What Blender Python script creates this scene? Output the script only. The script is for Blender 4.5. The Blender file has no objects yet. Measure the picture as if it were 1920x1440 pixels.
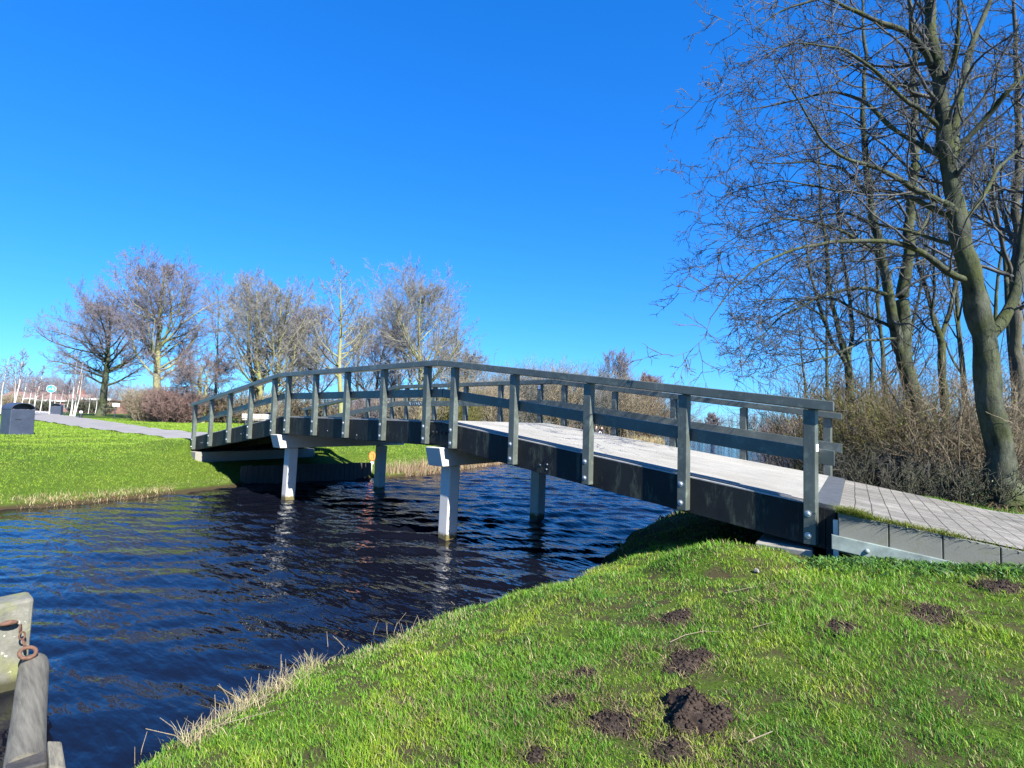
import bpy, math, random
import numpy as np
from mathutils import Matrix, Vector

# ------------------------------------------------------------------ camera, sky, sun, exposure
SC = bpy.context.scene
COL = SC.collection
rad = math.radians
F_PX, PITCH, ROLL, YAW = 1096.97, 0.0654, 0.0292, -0.7643      # photo is 1920 x 1440
CAM = np.array([10.573, -6.2265, 1.991])                       # metres; water surface is z = 0
FWD = np.array([math.sin(YAW) * math.cos(PITCH), math.cos(YAW) * math.cos(PITCH), math.sin(PITCH)])
_r = np.array([math.cos(YAW), -math.sin(YAW), 0.0])
_u = np.cross(_r, FWD)
RGT = _r * math.cos(ROLL) + _u * math.sin(ROLL)
UPV = -_r * math.sin(ROLL) + _u * math.cos(ROLL)

cd = bpy.data.cameras.new('camera')
cd.sensor_width = 36.0
cd.lens = 36.0 * F_PX / 1920.0
cd.clip_start, cd.clip_end = 0.05, 5000.0
cam = bpy.data.objects.new('camera', cd)
COL.objects.link(cam)
cam.matrix_world = Matrix(((RGT[0], UPV[0], -FWD[0], CAM[0]), (RGT[1], UPV[1], -FWD[1], CAM[1]),
                           (RGT[2], UPV[2], -FWD[2], CAM[2]), (0, 0, 0, 1)))
SC.camera = cam

SUN_EL, SUN_AZ = rad(38.0), rad(101.0)                          # azimuth clockwise from +Y
W = bpy.data.worlds.new('World')
SC.world = W
W.use_nodes = True
nt = W.node_tree
nt.nodes.clear()
sky = nt.nodes.new('ShaderNodeTexSky')
sky.sky_type = 'NISHITA'
sky.sun_disc = False
sky.sun_elevation = SUN_EL
sky.sun_rotation = SUN_AZ
sky.air_density = 1.0
sky.dust_density = 0.0
sky.ozone_density = 6.0
hs = nt.nodes.new('ShaderNodeHueSaturation')
hs.inputs['Saturation'].default_value = 1.27
hs.inputs['Value'].default_value = 1.0
bg = nt.nodes.new('ShaderNodeBackground')
bg.inputs['Strength'].default_value = 0.076
wo = nt.nodes.new('ShaderNodeOutputWorld')
nt.links.new(sky.outputs[0], hs.inputs['Color'])
gm = nt.nodes.new('ShaderNodeGamma')
gm.inputs['Gamma'].default_value = 0.7
tn = nt.nodes.new('ShaderNodeMix')
tn.data_type = 'RGBA'; tn.blend_type = 'MULTIPLY'
tn.inputs[0].default_value = 1.0
tn.inputs[7].default_value = (0.42, 1.0, 1.75, 1)
nt.links.new(hs.outputs[0], gm.inputs['Color'])
nt.links.new(gm.outputs[0], tn.inputs[6])
nt.links.new(tn.outputs[2], bg.inputs['Color'])
nt.links.new(bg.outputs[0], wo.inputs['Surface'])

sd = bpy.data.lights.new('sun', 'SUN')
sd.energy = 5.0
sd.angle = rad(0.5)
sd.color = (1.0, 0.95, 0.86)
sun = bpy.data.objects.new('sun', sd)
COL.objects.link(sun)
_s = Vector((math.cos(SUN_EL) * math.sin(SUN_AZ), math.cos(SUN_EL) * math.cos(SUN_AZ), math.sin(SUN_EL)))
sun.rotation_euler = _s.to_track_quat('Z', 'Y').to_euler()
sun.location = (20, -10, 30)

SC.view_settings.view_transform = 'Standard'
SC.view_settings.look = 'None'
SC.view_settings.exposure = 1.68
SC.view_settings.gamma = 1.0
SC.render.engine = 'CYCLES'
SC.cycles.max_bounces = 6
SC.cycles.diffuse_bounces = 2
SC.cycles.transparent_max_bounces = 8
SC.cycles.use_denoising = True
SC.cycles.denoiser = 'OPENIMAGEDENOISE'

# ------------------------------------------------------------------ helpers
def ray(px, py):
    return FWD + RGT * (px - 960.0) / F_PX - UPV * (py - 720.0) / F_PX

def at(px, py, depth):
    """point seen at a photo pixel, at a given depth in metres"""
    return CAM + ray(px, py) * depth

def rot(v, k, a):
    return v * math.cos(a) + np.cross(k, v) * math.sin(a) + k * np.dot(k, v) * (1 - math.cos(a))

def norm(v):
    return v / np.maximum(np.linalg.norm(v, axis=-1, keepdims=True), 1e-9)

def tag(o, label=None, cat=None, group=None, kind=None):
    if label: o['label'] = label
    if cat: o['category'] = cat
    if group: o['group'] = group
    if kind: o['kind'] = kind
    return o

def empty(name, loc=(0, 0, 0), rz=0.0):
    o = bpy.data.objects.new(name, None)
    COL.objects.link(o)
    o.location = loc
    o.rotation_euler = (0, 0, rz)
    o.empty_display_size = 0.3
    return o

def mesh_np(name, V, Q, mat, parent=None, smooth=False, T=None, color=None):
    """mesh from arrays: vertices (N,3), quads (M,4) and triangles (K,3)"""
    me = bpy.data.meshes.new(name)
    V = np.ascontiguousarray(V, dtype=np.float32)
    Q = np.zeros((0, 4), np.int32) if Q is None else np.ascontiguousarray(Q, dtype=np.int32)
    T = np.zeros((0, 3), np.int32) if T is None else np.ascontiguousarray(T, dtype=np.int32)
    me.vertices.add(len(V))
    me.vertices.foreach_set('co', V.ravel())
    nl = Q.size + T.size
    me.loops.add(nl)
    me.loops.foreach_set('vertex_index', np.concatenate([Q.ravel(), T.ravel()]))
    me.polygons.add(len(Q) + len(T))
    starts = np.concatenate([np.arange(len(Q)) * 4, Q.size + np.arange(len(T)) * 3]).astype(np.int32)
    me.polygons.foreach_set('loop_start', starts)
    if smooth:
        me.polygons.foreach_set('use_smooth', np.ones(len(Q) + len(T), dtype=bool))
    me.update(calc_edges=True)
    if color is not None:
        ca = me.color_attributes.new('tint', 'FLOAT_COLOR', 'POINT')
        c4 = np.ones((len(V), 4), np.float32)
        c4[:, :3] = color
        ca.data.foreach_set('color', c4.ravel())
    me.materials.append(mat)
    o = bpy.data.objects.new(name, me)
    COL.objects.link(o)
    if parent: o.parent = parent
    return o

class MB:
    """collects boxes, prisms and tubes into one mesh"""
    def __init__(self):
        self.v, self.f, self.n, self.sm = [], [], 0, []
    def raw(self, verts, faces, smooth=False):
        self.v += [tuple(p) for p in verts]
        self.f += [tuple(i + self.n for i in f) for f in faces]
        self.sm += [smooth] * len(faces)
        self.n += len(verts)
    def box(self, lo, hi):
        x0, y0, z0 = lo; x1, y1, z1 = hi
        self.hexa([(x0, y0, z0), (x1, y0, z0), (x1, y1, z0), (x0, y1, z0), (x0, y0, z1), (x1, y0, z1), (x1, y1, z1), (x0, y1, z1)])
    def hexa(self, c):
        self.raw(c, [(3, 2, 1, 0), (4, 5, 6, 7), (0, 1, 5, 4), (1, 2, 6, 5), (2, 3, 7, 6), (3, 0, 4, 7)])
    def tube(self, pts, r, k=8, cap=True, smooth=True):
        pts = np.array(pts, float)
        r = np.broadcast_to(np.array(r, float), (len(pts),))
        t = norm(np.gradient(pts, axis=0))
        ref = np.array([0, 0, 1.0]) if abs(t[0][2]) < 0.9 else np.array([1.0, 0, 0])
        vs = []
        for p, d, rr in zip(pts, t, r):
            a = norm(np.cross(d, ref)); b = np.cross(d, a)
            for i in range(k):
                w = 2 * math.pi * i / k
                vs.append(p + rr * (a * math.cos(w) + b * math.sin(w)))
        fs = []
        for s in range(len(pts) - 1):
            for i in range(k):
                j = (i + 1) % k
                fs.append((s * k + i, s * k + j, (s + 1) * k + j, (s + 1) * k + i))
        self.raw(vs, fs, smooth)
        if cap:
            n = (len(pts) - 1) * k
            self.raw(vs[:k], [tuple(range(k))[::-1]])
            self.raw(vs[n:], [tuple(range(k))])
    def dome(self, c, r, flat=0.5, axis='z', k=10):
        """a rounded bolt head"""
        c = np.array(c, float)
        vs, fs = [], []
        for ring, (rr, hh) in enumerate(((1, 0), (1, .35), (.7, .75), (.3, .95))):
            for i in range(k):
                w = 2 * math.pi * i / k
                a, b, h = r * rr * math.cos(w), r * rr * math.sin(w), r * flat * hh * 2
                vs.append(c + {'z': (a, b, h), '-y': (a, -h, b), 'x': (h, a, b), '-x': (-h, a, b)}[axis])
        for s in range(3):
            for i in range(k):
                j = (i + 1) % k
                fs.append((s * k + i, s * k + j, (s + 1) * k + j, (s + 1) * k + i))
        fs.append(tuple(range(3 * k, 4 * k)))
        self.raw(vs, fs, False)
    def build(self, name, mat, parent=None, bevel=0.0):
        me = bpy.data.meshes.new(name)
        me.from_pydata(self.v, [], self.f)
        me.polygons.foreach_set('use_smooth', self.sm)
        me.materials.append(mat)
        o = bpy.data.objects.new(name, me)
        COL.objects.link(o)
        if parent: o.parent = parent
        import bmesh
        bm = bmesh.new(); bm.from_mesh(me)
        bmesh.ops.recalc_face_normals(bm, faces=bm.faces)
        bm.to_mesh(me); bm.free()
        if bevel:
            b = o.modifiers.new('edge', 'BEVEL')
            b.width = bevel; b.segments = 2; b.limit_method = 'ANGLE'; b.angle_limit = rad(40)
        return o

def copy_tree(o, parent=None):
    c = o.copy()
    COL.objects.link(c)
    if parent: c.parent = parent
    for ch in list(o.children):
        copy_tree(ch, c)
    return c

# ------------------------------------------------------------------ materials
def new_mat(name):
    m = bpy.data.materials.new(name)
    m.use_nodes = True
    t = m.node_tree
    return m, t, t.nodes['Principled BSDF']

def N(t, typ, **kw):
    n = t.nodes.new(typ)
    for k, v in kw.items():
        if k in n.inputs: n.inputs[k].default_value = v
        else: setattr(n, k, v)
    return n

def ramp(t, src, stops):
    r = t.nodes.new('ShaderNodeValToRGB')
    e = r.color_ramp.elements
    while len(e) < len(stops): e.new(0.5)
    for i, (p, c) in enumerate(stops):
        e[i].position = p
        e[i].color = (*c, 1) if len(c) == 3 else c
    t.links.new(src, r.inputs[0])
    return r.outputs[0]

def noise(t, scale, detail=4, rough=0.55, coord='Object', stretch=None, dist=0.0):
    tc = t.nodes.new('ShaderNodeTexCoord')
    src = tc.outputs[coord]
    if stretch:
        mp = t.nodes.new('ShaderNodeMapping')
        mp.inputs['Scale'].default_value = stretch
        t.links.new(src, mp.inputs[0]); src = mp.outputs[0]
    n = N(t, 'ShaderNodeTexNoise', Scale=scale, Detail=detail, Roughness=rough, Distortion=dist)
    t.links.new(src, n.inputs['Vector'])
    return n.outputs[0]

def mixc(t, fac, a, b, mode='MIX'):
    m = t.nodes.new('ShaderNodeMix')
    m.data_type = 'RGBA'; m.blend_type = mode
    for sock, v in ((m.inputs[0], fac), (m.inputs[6], a), (m.inputs[7], b)):
        if hasattr(v, 'type') and hasattr(v, 'links'): t.links.new(v, sock)
        else: sock.default_value = v if not isinstance(v, tuple) else (*v, 1)
    return m.outputs[2]

def bump(t, p, h, strength=0.3, dist=0.01):
    b = N(t, 'ShaderNodeBump', Strength=strength, Distance=dist)
    t.links.new(h, b.inputs['Height'])
    t.links.new(b.outputs[0], p.inputs['Normal'])
    return b

def simple(name, base, var=0.3, scale=6, rough=0.6, bstr=0.2, bdist=0.004, stretch=None, metal=0.0, bscale=None):
    m, t, p = new_mat(name)
    n = noise(t, scale, 6, 0.6, stretch=stretch)
    lo = tuple(c * (1 - var) for c in base); hi = tuple(min(1, c * (1 + var)) for c in base)
    t.links.new(ramp(t, n, [(0.3, lo), (0.7, hi)]), p.inputs['Base Color'])
    p.inputs['Roughness'].default_value = rough
    p.inputs['Metallic'].default_value = metal
    bump(t, p, noise(t, bscale or scale * 8, 4, stretch=stretch), bstr, bdist)
    return m

M = {}
# painted, weathered timber of the railings: dark grey-green with pale algae patches
def mat_rail():
    m, t, p = new_mat('rail_paint')
    base = ramp(t, noise(t, 2.5, 5), [(0.3, (0.048, 0.058, 0.053)), (0.7, (0.084, 0.097, 0.087))])
    alg = ramp(t, noise(t, 9, 8, 0.7), [(0.52, (0, 0, 0)), (0.72, (1, 1, 1))])
    c = mixc(t, mixc(t, 1.0, alg, (0.55, 0.55, 0.55), 'MULTIPLY'), base, (0.17, 0.215, 0.18))
    t.links.new(c, p.inputs['Base Color'])
    p.inputs['Roughness'].default_value = 0.38
    bump(t, p, noise(t, 30, 5, stretch=(1, 1, 0.15)), 0.25, 0.004)
    return m
M['rail'] = mat_rail()
def mat_stringer():
    m, t, p = new_mat('stringer_paint')
    base = ramp(t, noise(t, 3, 5), [(0.3, (0.005, 0.006, 0.008)), (0.7, (0.011, 0.014, 0.015))])
    st = ramp(t, noise(t, 5, 8, 0.75, stretch=(1.6, 1, 0.45)), [(0.53, (0, 0, 0)), (0.70, (1, 1, 1))])
    c = mixc(t, mixc(t, 1.0, st, (0.5, 0.5, 0.5), 'MULTIPLY'), base, (0.10, 0.125, 0.09))
    t.links.new(c, p.inputs['Base Color'])
    p.inputs['Roughness'].default_value = 0.6
    p.inputs['Specular IOR Level'].default_value = 0.25
    bump(t, p, noise(t, 25, 5), 0.3, 0.004)
    return m
M['stringer'] = mat_stringer()
M['bolt'] = simple('galvanised_bolt', (0.45, 0.47, 0.50), 0.2, 40, 0.4, 0.1, 0.001, metal=0.7)
def mat_deck():
    m, t, p = new_mat('grit_deck')
    g = noise(t, 140, 3, 0.7)
    c1 = ramp(t, g, [(0.3, (0.155, 0.15, 0.135)), (0.5, (0.275, 0.27, 0.246)), (0.72, (0.41, 0.402, 0.37))])
    big = mixc(t, 1.0, ramp(t, noise(t, 1.2, 8, 0.68), [(0.3, (0.72, 0.71, 0.69)), (0.65, (1.05, 1.05, 1.05))]), ramp(t, noise(t, 3, 5, 0.6, stretch=(0.25, 2, 1)), [(0.3, (0.85, 0.84, 0.82)), (0.6, (1, 1, 1))]), 'MULTIPLY')
    t.links.new(mixc(t, 1.0, c1, big, 'MULTIPLY'), p.inputs['Base Color'])
    p.inputs['Roughness'].default_value = 0.9
    bump(t, p, g, 0.7, 0.006)
    return m
M['deck'] = mat_deck()
M['steel_strip'] = simple('blue_grey_rubber_strip', (0.050, 0.058, 0.068), 0.35, 12, 0.75, 0.5, 0.006)
M['batten'] = simple('pale_edge_batten', (0.28, 0.28, 0.27), 0.25, 10, 0.7)
def mat_concrete(name, base, dirt=(0.16, 0.17, 0.10), amount=0.5, wet=True):
    m, t, p = new_mat(name)
    c = ramp(t, noise(t, 3, 8, 0.65), [(0.3, tuple(x * 0.82 for x in base)), (0.7, base)])
    d = ramp(t, noise(t, 6, 10, 0.75), [(0.52, (0, 0, 0)), (0.74, (amount,) * 3)])
    c = mixc(t, d, c, dirt)
    if wet:                                                    # tide mark of algae just above the water
        geo = t.nodes.new('ShaderNodeNewGeometry')
        sx = t.nodes.new('ShaderNodeSeparateXYZ')
        t.links.new(geo.outputs['Position'], sx.inputs[0])
        ad = N(t, 'ShaderNodeMath', operation='MULTIPLY_ADD')
        t.links.new(noise(t, 14, 5), ad.inputs[0]); ad.inputs[1].default_value = -0.12
        t.links.new(sx.outputs['Z'], ad.inputs[2])
        w = ramp(t, ad.outputs[0], [(0.0, (1, 1, 1)), (0.06, (0, 0, 0))])
        c = mixc(t, w, c, (0.10, 0.085, 0.03))
    t.links.new(c, p.inputs['Base Color'])
    p.inputs['Roughness'].default_value = 0.85
    bump(t, p, noise(t, 50, 6), 0.35, 0.004)
    return m
M['concrete'] = mat_concrete('pale_concrete', (0.50, 0.49, 0.45))
M['kerb'] = mat_concrete('kerb_concrete', (0.125, 0.13, 0.115), (0.07, 0.08, 0.035), 0.85, False)
M['abut'] = mat_concrete('abutment_concrete', (0.24, 0.23, 0.20), (0.12, 0.13, 0.07), 0.6, False)
M['pale_steel'] = simple('pale_painted_steel', (0.15, 0.185, 0.175), 0.35, 8, 0.5, 0.15, 0.002)
M['dark_timber'] = simple('dark_wet_timber', (0.035, 0.032, 0.028), 0.4, 6, 0.7, 0.4, 0.01, stretch=(4, 4, 0.5))
M['white_plastic'] = simple('white_sticker', (0.80, 0.80, 0.80), 0.05, 20, 0.5)
M['black_ink'] = simple('black_ink', (0.02, 0.02, 0.02), 0.05, 20, 0.6)
M['graffiti'] = simple('pale_marker', (0.25, 0.33, 0.45), 0.2, 60, 0.6)
M['chalk'] = simple('pink_chalk', (0.58, 0.36, 0.38), 0.15, 40, 0.95, 0.6, 0.004)

def mat_pavers():
    m, t, p = new_mat('grey_pavers')
    tc = t.nodes.new('ShaderNodeTexCoord')
    mp = t.nodes.new('ShaderNodeMapping')
    mp.inputs['Rotation'].default_value = (0, 0, rad(90 - 13.4))
    t.links.new(tc.outputs['Object'], mp.inputs[0])
    dn = N(t, 'ShaderNodeTexNoise', Scale=1.5, Detail=2)
    t.links.new(tc.outputs['Object'], dn.inputs['Vector'])
    mv = N(t, 'ShaderNodeVectorMath', operation='MULTIPLY_ADD')
    t.links.new(dn.outputs['Color'], mv.inputs[0]); mv.inputs[1].default_value = (0.02, 0.025, 0)
    t.links.new(mp.outputs[0], mv.inputs[2])
    b = t.nodes.new('ShaderNodeTexBrick')
    b.inputs['Scale'].default_value = 1.0
    b.inputs['Brick Width'].default_value = 0.10
    b.inputs['Row Height'].default_value = 0.15
    b.inputs['Mortar Size'].default_value = 0.0055
    b.inputs['Mortar Smooth'].default_value = 0.3
    b.inputs['Color1'].default_value = (0.140, 0.133, 0.120, 1)
    b.inputs['Color2'].default_value = (0.225, 0.212, 0.190, 1)
    b.inputs['Mortar'].default_value = (0.025, 0.025, 0.016, 1)
    t.links.new(mv.outputs[0], b.inputs['Vector'])
    v = mixc(t, 1.0, ramp(t, noise(t, 1.8, 6, 0.65), [(0.3, (0.62, 0.62, 0.57)), (0.7, (1.15, 1.15, 1.15))]), ramp(t, noise(t, 18, 4, 0.7), [(0.3, (0.75, 0.75, 0.73)), (0.6, (1, 1, 1))]), 'MULTIPLY')
    t.links.new(mixc(t, 1.0, b.outputs['Color'], v, 'MULTIPLY'), p.inputs['Base Color'])
    p.inputs['Roughness'].default_value = 0.9
    inv = N(t, 'ShaderNodeMath', operation='SUBTRACT'); inv.inputs[0].default_value = 1
    t.links.new(b.outputs['Fac'], inv.inputs[1])
    bump(t, p, inv.outputs[0], 0.8, 0.01)
    return m
M['pavers'] = mat_pavers()
M['path'] = simple('worn_path_paving', (0.19, 0.182, 0.178), 0.16, 1.5, 0.9, 0.5, 0.01, bscale=40)
M['path_pale'] = simple('pale_concrete_apron', (0.36, 0.35, 0.33), 0.1, 2, 0.9)

def mat_ground():
    m, t, p = new_mat('turf_soil')
    n1 = noise(t, 0.35, 6, 0.6); n2 = noise(t, 9, 6, 0.7); n3 = noise(t, 60, 3, 0.6)
    c = ramp(t, n1, [(0.3, (0.050, 0.095, 0.011)), (0.55, (0.072, 0.118, 0.014)), (0.75, (0.10, 0.130, 0.02))])
    c = mixc(t, 1.0, c, ramp(t, n2, [(0.25, (0.45, 0.45, 0.45)), (0.65, (1, 1, 1))]), 'MULTIPLY')
    c = mixc(t, 1.0, c, ramp(t, n3, [(0.3, (0.6, 0.6, 0.6)), (0.6, (1, 1, 1))]), 'MULTIPLY')
    # the trampled near bank shows bare soil, the mown lawn across the water does not
    gp = t.nodes.new('ShaderNodeNewGeometry'); sp = t.nodes.new('ShaderNodeSeparateXYZ'); t.links.new(gp.outputs['Position'], sp.inputs[0])
    worn = N(t, 'ShaderNodeMath', operation='MULTIPLY'); t.links.new(ramp(t, noise(t, 3.2, 6, 0.65), [(0.43, (0, 0, 0)), (0.56, (0.9, 0.9, 0.9))]), worn.inputs[0])
    wx = t.nodes.new('ShaderNodeMapRange'); wx.inputs[1].default_value = -1; wx.inputs[2].default_value = 2; t.links.new(sp.outputs['X'], wx.inputs[0]); t.links.new(wx.outputs[0], worn.inputs[1])
    c = mixc(t, worn.outputs[0], c, (0.045, 0.034, 0.020))
    # bare mud at and below the waterline
    geo = t.nodes.new('ShaderNodeNewGeometry'); sx = t.nodes.new('ShaderNodeSeparateXYZ')
    t.links.new(geo.outputs['Position'], sx.inputs[0])
    c = mixc(t, ramp(t, sx.outputs['Z'], [(0.05, (0, 0, 0)), (0.12, (1, 1, 1))]), (0.035, 0.028, 0.015), c)
    t.links.new(c, p.inputs['Base Color'])
    p.inputs['Roughness'].default_value = 0.95
    p.inputs['Specular IOR Level'].default_value = 0.1
    bump(t, p, n2, 0.6, 0.03)
    return m
M['ground'] = mat_ground()

def mat_tint(name, rough=0.55, trans=0.35, spec=0.3):
    """leaf-like surface coloured by its own vertex tint, with light passing through it"""
    m, t, p = new_mat(name)
    a = N(t, 'ShaderNodeVertexColor', layer_name='tint')
    t.links.new(a.outputs[0], p.inputs['Base Color'])
    p.inputs['Roughness'].default_value = rough
    p.inputs['Specular IOR Level'].default_value = spec
    if trans:
        tr = t.nodes.new('ShaderNodeBsdfTranslucent')
        t.links.new(a.outputs[0], tr.inputs[0])
        mx = t.nodes.new('ShaderNodeMixShader'); mx.inputs[0].default_value = trans
        t.links.new(p.outputs[0], mx.inputs[1]); t.links.new(tr.outputs[0], mx.inputs[2])
        t.links.new(mx.outputs[0], t.nodes['Material Output'].inputs['Surface'])
    return m
M['blade'] = mat_tint('grass_blade')
M['straw'] = mat_tint('dry_straw', 0.7, 0.25, 0.2)
M['leaf'] = mat_tint('small_leaf', 0.5, 0.3)

def mat_water():
    m, t, p = new_mat('canal_water')
    p.inputs['Base Color'].default_value = (0.0035, 0.0042, 0.0085, 1)
    p.inputs['Roughness'].default_value = 0.03
    p.inputs['IOR'].default_value = 1.333
    tc = t.nodes.new('ShaderNodeTexCoord')
    def wave(scale, ang, sx, det, dist):
        mp = t.nodes.new('ShaderNodeMapping')
        mp.inputs['Rotation'].default_value = (0, 0, rad(ang))
        mp.inputs['Scale'].default_value = (sx, 1, 1)
        t.links.new(tc.outputs['Object'], mp.inputs[0])
        n = N(t, 'ShaderNodeTexNoise', Scale=scale, Detail=det, Roughness=0.5, Distortion=dist)
        t.links.new(mp.outputs[0], n.inputs['Vector'])
        return n.outputs[0]
    h1 = wave(5.0, -34, 0.30, 2, 0.2)
    h2 = wave(13.0, -46, 0.38, 2, 0.2)
    h3 = wave(0.9, -40, 0.5, 1, 0.1)
    a = N(t, 'ShaderNodeMath', operation='MULTIPLY_ADD'); t.links.new(h2, a.inputs[0]); a.inputs[1].default_value = 0.34; t.links.new(h1, a.inputs[2])
    b = N(t, 'ShaderNodeMath', operation='MULTIPLY_ADD'); t.links.new(h3, b.inputs[0]); b.inputs[1].default_value = 0.8; t.links.new(a.outputs[0], b.inputs[2])
    # calmer in the lee of the near bank, ruffled by the wind towards the open lake
    sx = t.nodes.new('ShaderNodeSeparateXYZ'); t.links.new(tc.outputs['Object'], sx.inputs[0])
    mr = t.nodes.new('ShaderNodeMapRange'); mr.inputs[1].default_value = 13; mr.inputs[2].default_value = 19; mr.inputs[3].default_value = 0.28; mr.inputs[4].default_value = 2.2
    ad = N(t, 'ShaderNodeMath', operation='MULTIPLY_ADD'); t.links.new(wave(0.25, 20, 0.5, 2, 0.3), ad.inputs[0]); ad.inputs[1].default_value = 2.0; t.links.new(sx.outputs['Y'], ad.inputs[2])
    t.links.new(ad.outputs[0], mr.inputs[0])
    ml = N(t, 'ShaderNodeMath', operation='MULTIPLY'); t.links.new(b.outputs[0], ml.inputs[0]); t.links.new(mr.outputs[0], ml.inputs[1])
    bump(t, p, ml.outputs[0], 1.0, 0.115)
    return m
M['water'] = mat_water()

def mat_bark(name, c1, c2, moss=(0.10, 0.12, 0.035), mossy=0.5, rough=0.85):
    m, t, p = new_mat(name)
    c = ramp(t, noise(t, 5, 8, 0.65, stretch=(1, 1, 0.4)), [(0.3, c1), (0.7, c2)])
    if mossy:
        k = ramp(t, noise(t, 1.6, 6, 0.7), [(0.42, (0, 0, 0)), (0.66, (mossy,) * 3)])
        c = mixc(t, k, c, moss)
    t.links.new(c, p.inputs['Base Color'])
    p.inputs['Roughness'].default_value = rough
    p.inputs['Specular IOR Level'].default_value = 0.08
    bump(t, p, noise(t, 22, 8, 0.75, stretch=(1, 1, 0.4)), 1.0, 0.03)
    return m
M['bark_moss'] = mat_bark('mossy_grey_bark', (0.010, 0.013, 0.011), (0.105, 0.115, 0.085), (0.060, 0.075, 0.015), 0.7)
M['bark_green'] = mat_bark('green_mossed_bark', (0.13, 0.13, 0.07), (0.27, 0.26, 0.16), (0.22, 0.23, 0.06), 0.8)
M['bark_dark'] = mat_bark('dark_bark', (0.05, 0.048, 0.045), (0.12, 0.115, 0.10), (0.09, 0.10, 0.03), 0.4)
M['twig_grey'] = mat_bark('grey_twig', (0.10, 0.105, 0.105), (0.20, 0.205, 0.19), mossy=0.0)
M['twig_dark'] = mat_bark('dark_grey_twig', (0.022, 0.025, 0.026), (0.15, 0.15, 0.14), mossy=0.0)
M['twig_purple'] = mat_bark('purple_brown_twig', (0.12, 0.105, 0.115), (0.215, 0.19, 0.20), mossy=0.0)
M['twig_pale'] = mat_bark('pale_grey_twig', (0.14, 0.135, 0.125), (0.25, 0.24, 0.22), mossy=0.0)
M['twig_tan'] = mat_bark('tan_twig', (0.17, 0.14, 0.10), (0.31, 0.265, 0.19), mossy=0.0)
M['twig_red'] = mat_bark('red_brown_twig', (0.14, 0.095, 0.09), (0.24, 0.165, 0.145), mossy=0.0)
M['twig_olive'] = mat_bark('olive_twig', (0.06, 0.065, 0.02), (0.20, 0.19, 0.07), mossy=0.0)
M['bramble'] = mat_bark('brown_bramble', (0.055, 0.045, 0.030), (0.235, 0.19, 0.13), mossy=0.0)
M['birch'] = mat_bark('white_birch_bark', (0.46, 0.44, 0.42), (0.62, 0.60, 0.57), (0.12, 0.11, 0.10), 0.35)
M['bin'] = simple('blue_grey_bin_steel', (0.034, 0.044, 0.070), 0.2, 4, 0.45, 0.05, 0.002)
M['bin_dark'] = simple('dark_bin_hood', (0.02, 0.024, 0.03), 0.2, 6, 0.5)
M['sign_blue'] = simple('blue_sign_face', (0.02, 0.20, 0.62), 0.05, 5, 0.4)
M['sign_white'] = simple('white_sign_paint', (0.6, 0.6, 0.6), 0.04, 5, 0.5)
M['galv'] = simple('grey_pole', (0.60, 0.61, 0.62), 0.1, 8, 0.4, metal=0.2)
M['orange'] = simple('orange_plate', (0.85, 0.20, 0.03), 0.12, 12, 0.5)
M['orange_dark'] = simple('red_brown_mark', (0.28, 0.05, 0.01), 0.12, 12, 0.5)
M['brick'] = simple('red_brown_brick', (0.24, 0.11, 0.085), 0.25, 3, 0.9)
M['roof'] = simple('brown_roof_tile', (0.16, 0.105, 0.09), 0.25, 3, 0.9)
M['fascia'] = simple('white_fascia', (0.5, 0.49, 0.47), 0.05, 3, 0.6)
M['window'] = simple('dark_window_pane', (0.03, 0.035, 0.045), 0.2, 3, 0.1)
M['wood_grey'] = simple('weathered_grey_wood', (0.115, 0.108, 0.085), 0.45, 7, 0.85, 0.6, 0.008, stretch=(0.4, 5, 5))
M['bench'] = simple('pale_bench_wood', (0.33, 0.31, 0.28), 0.2, 6, 0.8)
def mat_soil():
    m, t, p = new_mat('mole_soil')
    c = ramp(t, noise(t, 30, 8, 0.7), [(0.3, (0.016, 0.011, 0.009)), (0.6, (0.050, 0.037, 0.030)), (0.8, (0.10, 0.078, 0.062))])
    t.links.new(c, p.inputs['Base Color'])
    p.inputs['Roughness'].default_value = 0.95
    p.inputs['Specular IOR Level'].default_value = 0.1
    bump(t, p, noise(t, 90, 6, 0.7), 0.9, 0.01)
    return m
M['soil'] = mat_soil()
def mat_lichen():
    m, t, p = new_mat('lichened_post')
    c = ramp(t, noise(t, 9, 8, 0.7), [(0.3, (0.075, 0.075, 0.062)), (0.7, (0.175, 0.172, 0.14))])
    g = ramp(t, noise(t, 5, 6, 0.6), [(0.46, (0, 0, 0)), (0.62, (0.55,) * 3)])
    c = mixc(t, g, c, (0.15, 0.17, 0.02))
    w = ramp(t, noise(t, 26, 8, 0.7), [(0.62, (0, 0, 0)), (0.70, (1, 1, 1))])
    c = mixc(t, w, c, (0.45, 0.46, 0.40))
    geo = t.nodes.new('ShaderNodeNewGeometry'); sx = t.nodes.new('ShaderNodeSeparateXYZ')
    t.links.new(geo.outputs['Position'], sx.inputs[0])
    c = mixc(t, ramp(t, sx.outputs['Z'], [(0.05, (1, 1, 1)), (0.11, (0, 0, 0))]), c, (0.03, 0.03, 0.012))
    t.links.new(c, p.inputs['Base Color'])
    p.inputs['Roughness'].default_value = 0.9
    bump(t, p, noise(t, 40, 8, 0.7), 0.8, 0.008)
    return m
M['lichen'] = mat_lichen()
def mat_rust():
    m, t, p = new_mat('rusted_iron')
    c = ramp(t, noise(t, 40, 8, 0.7), [(0.3, (0.045, 0.020, 0.012)), (0.6, (0.115, 0.058, 0.036)), (0.8, (0.20, 0.125, 0.05))])
    t.links.new(c, p.inputs['Base Color'])
    p.inputs['Roughness'].default_value = 0.85
    bump(t, p, noise(t, 150, 4), 0.5, 0.002)
    return m
M['rust'] = mat_rust()
M['ring_shadow'] = M['dark_timber']
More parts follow.
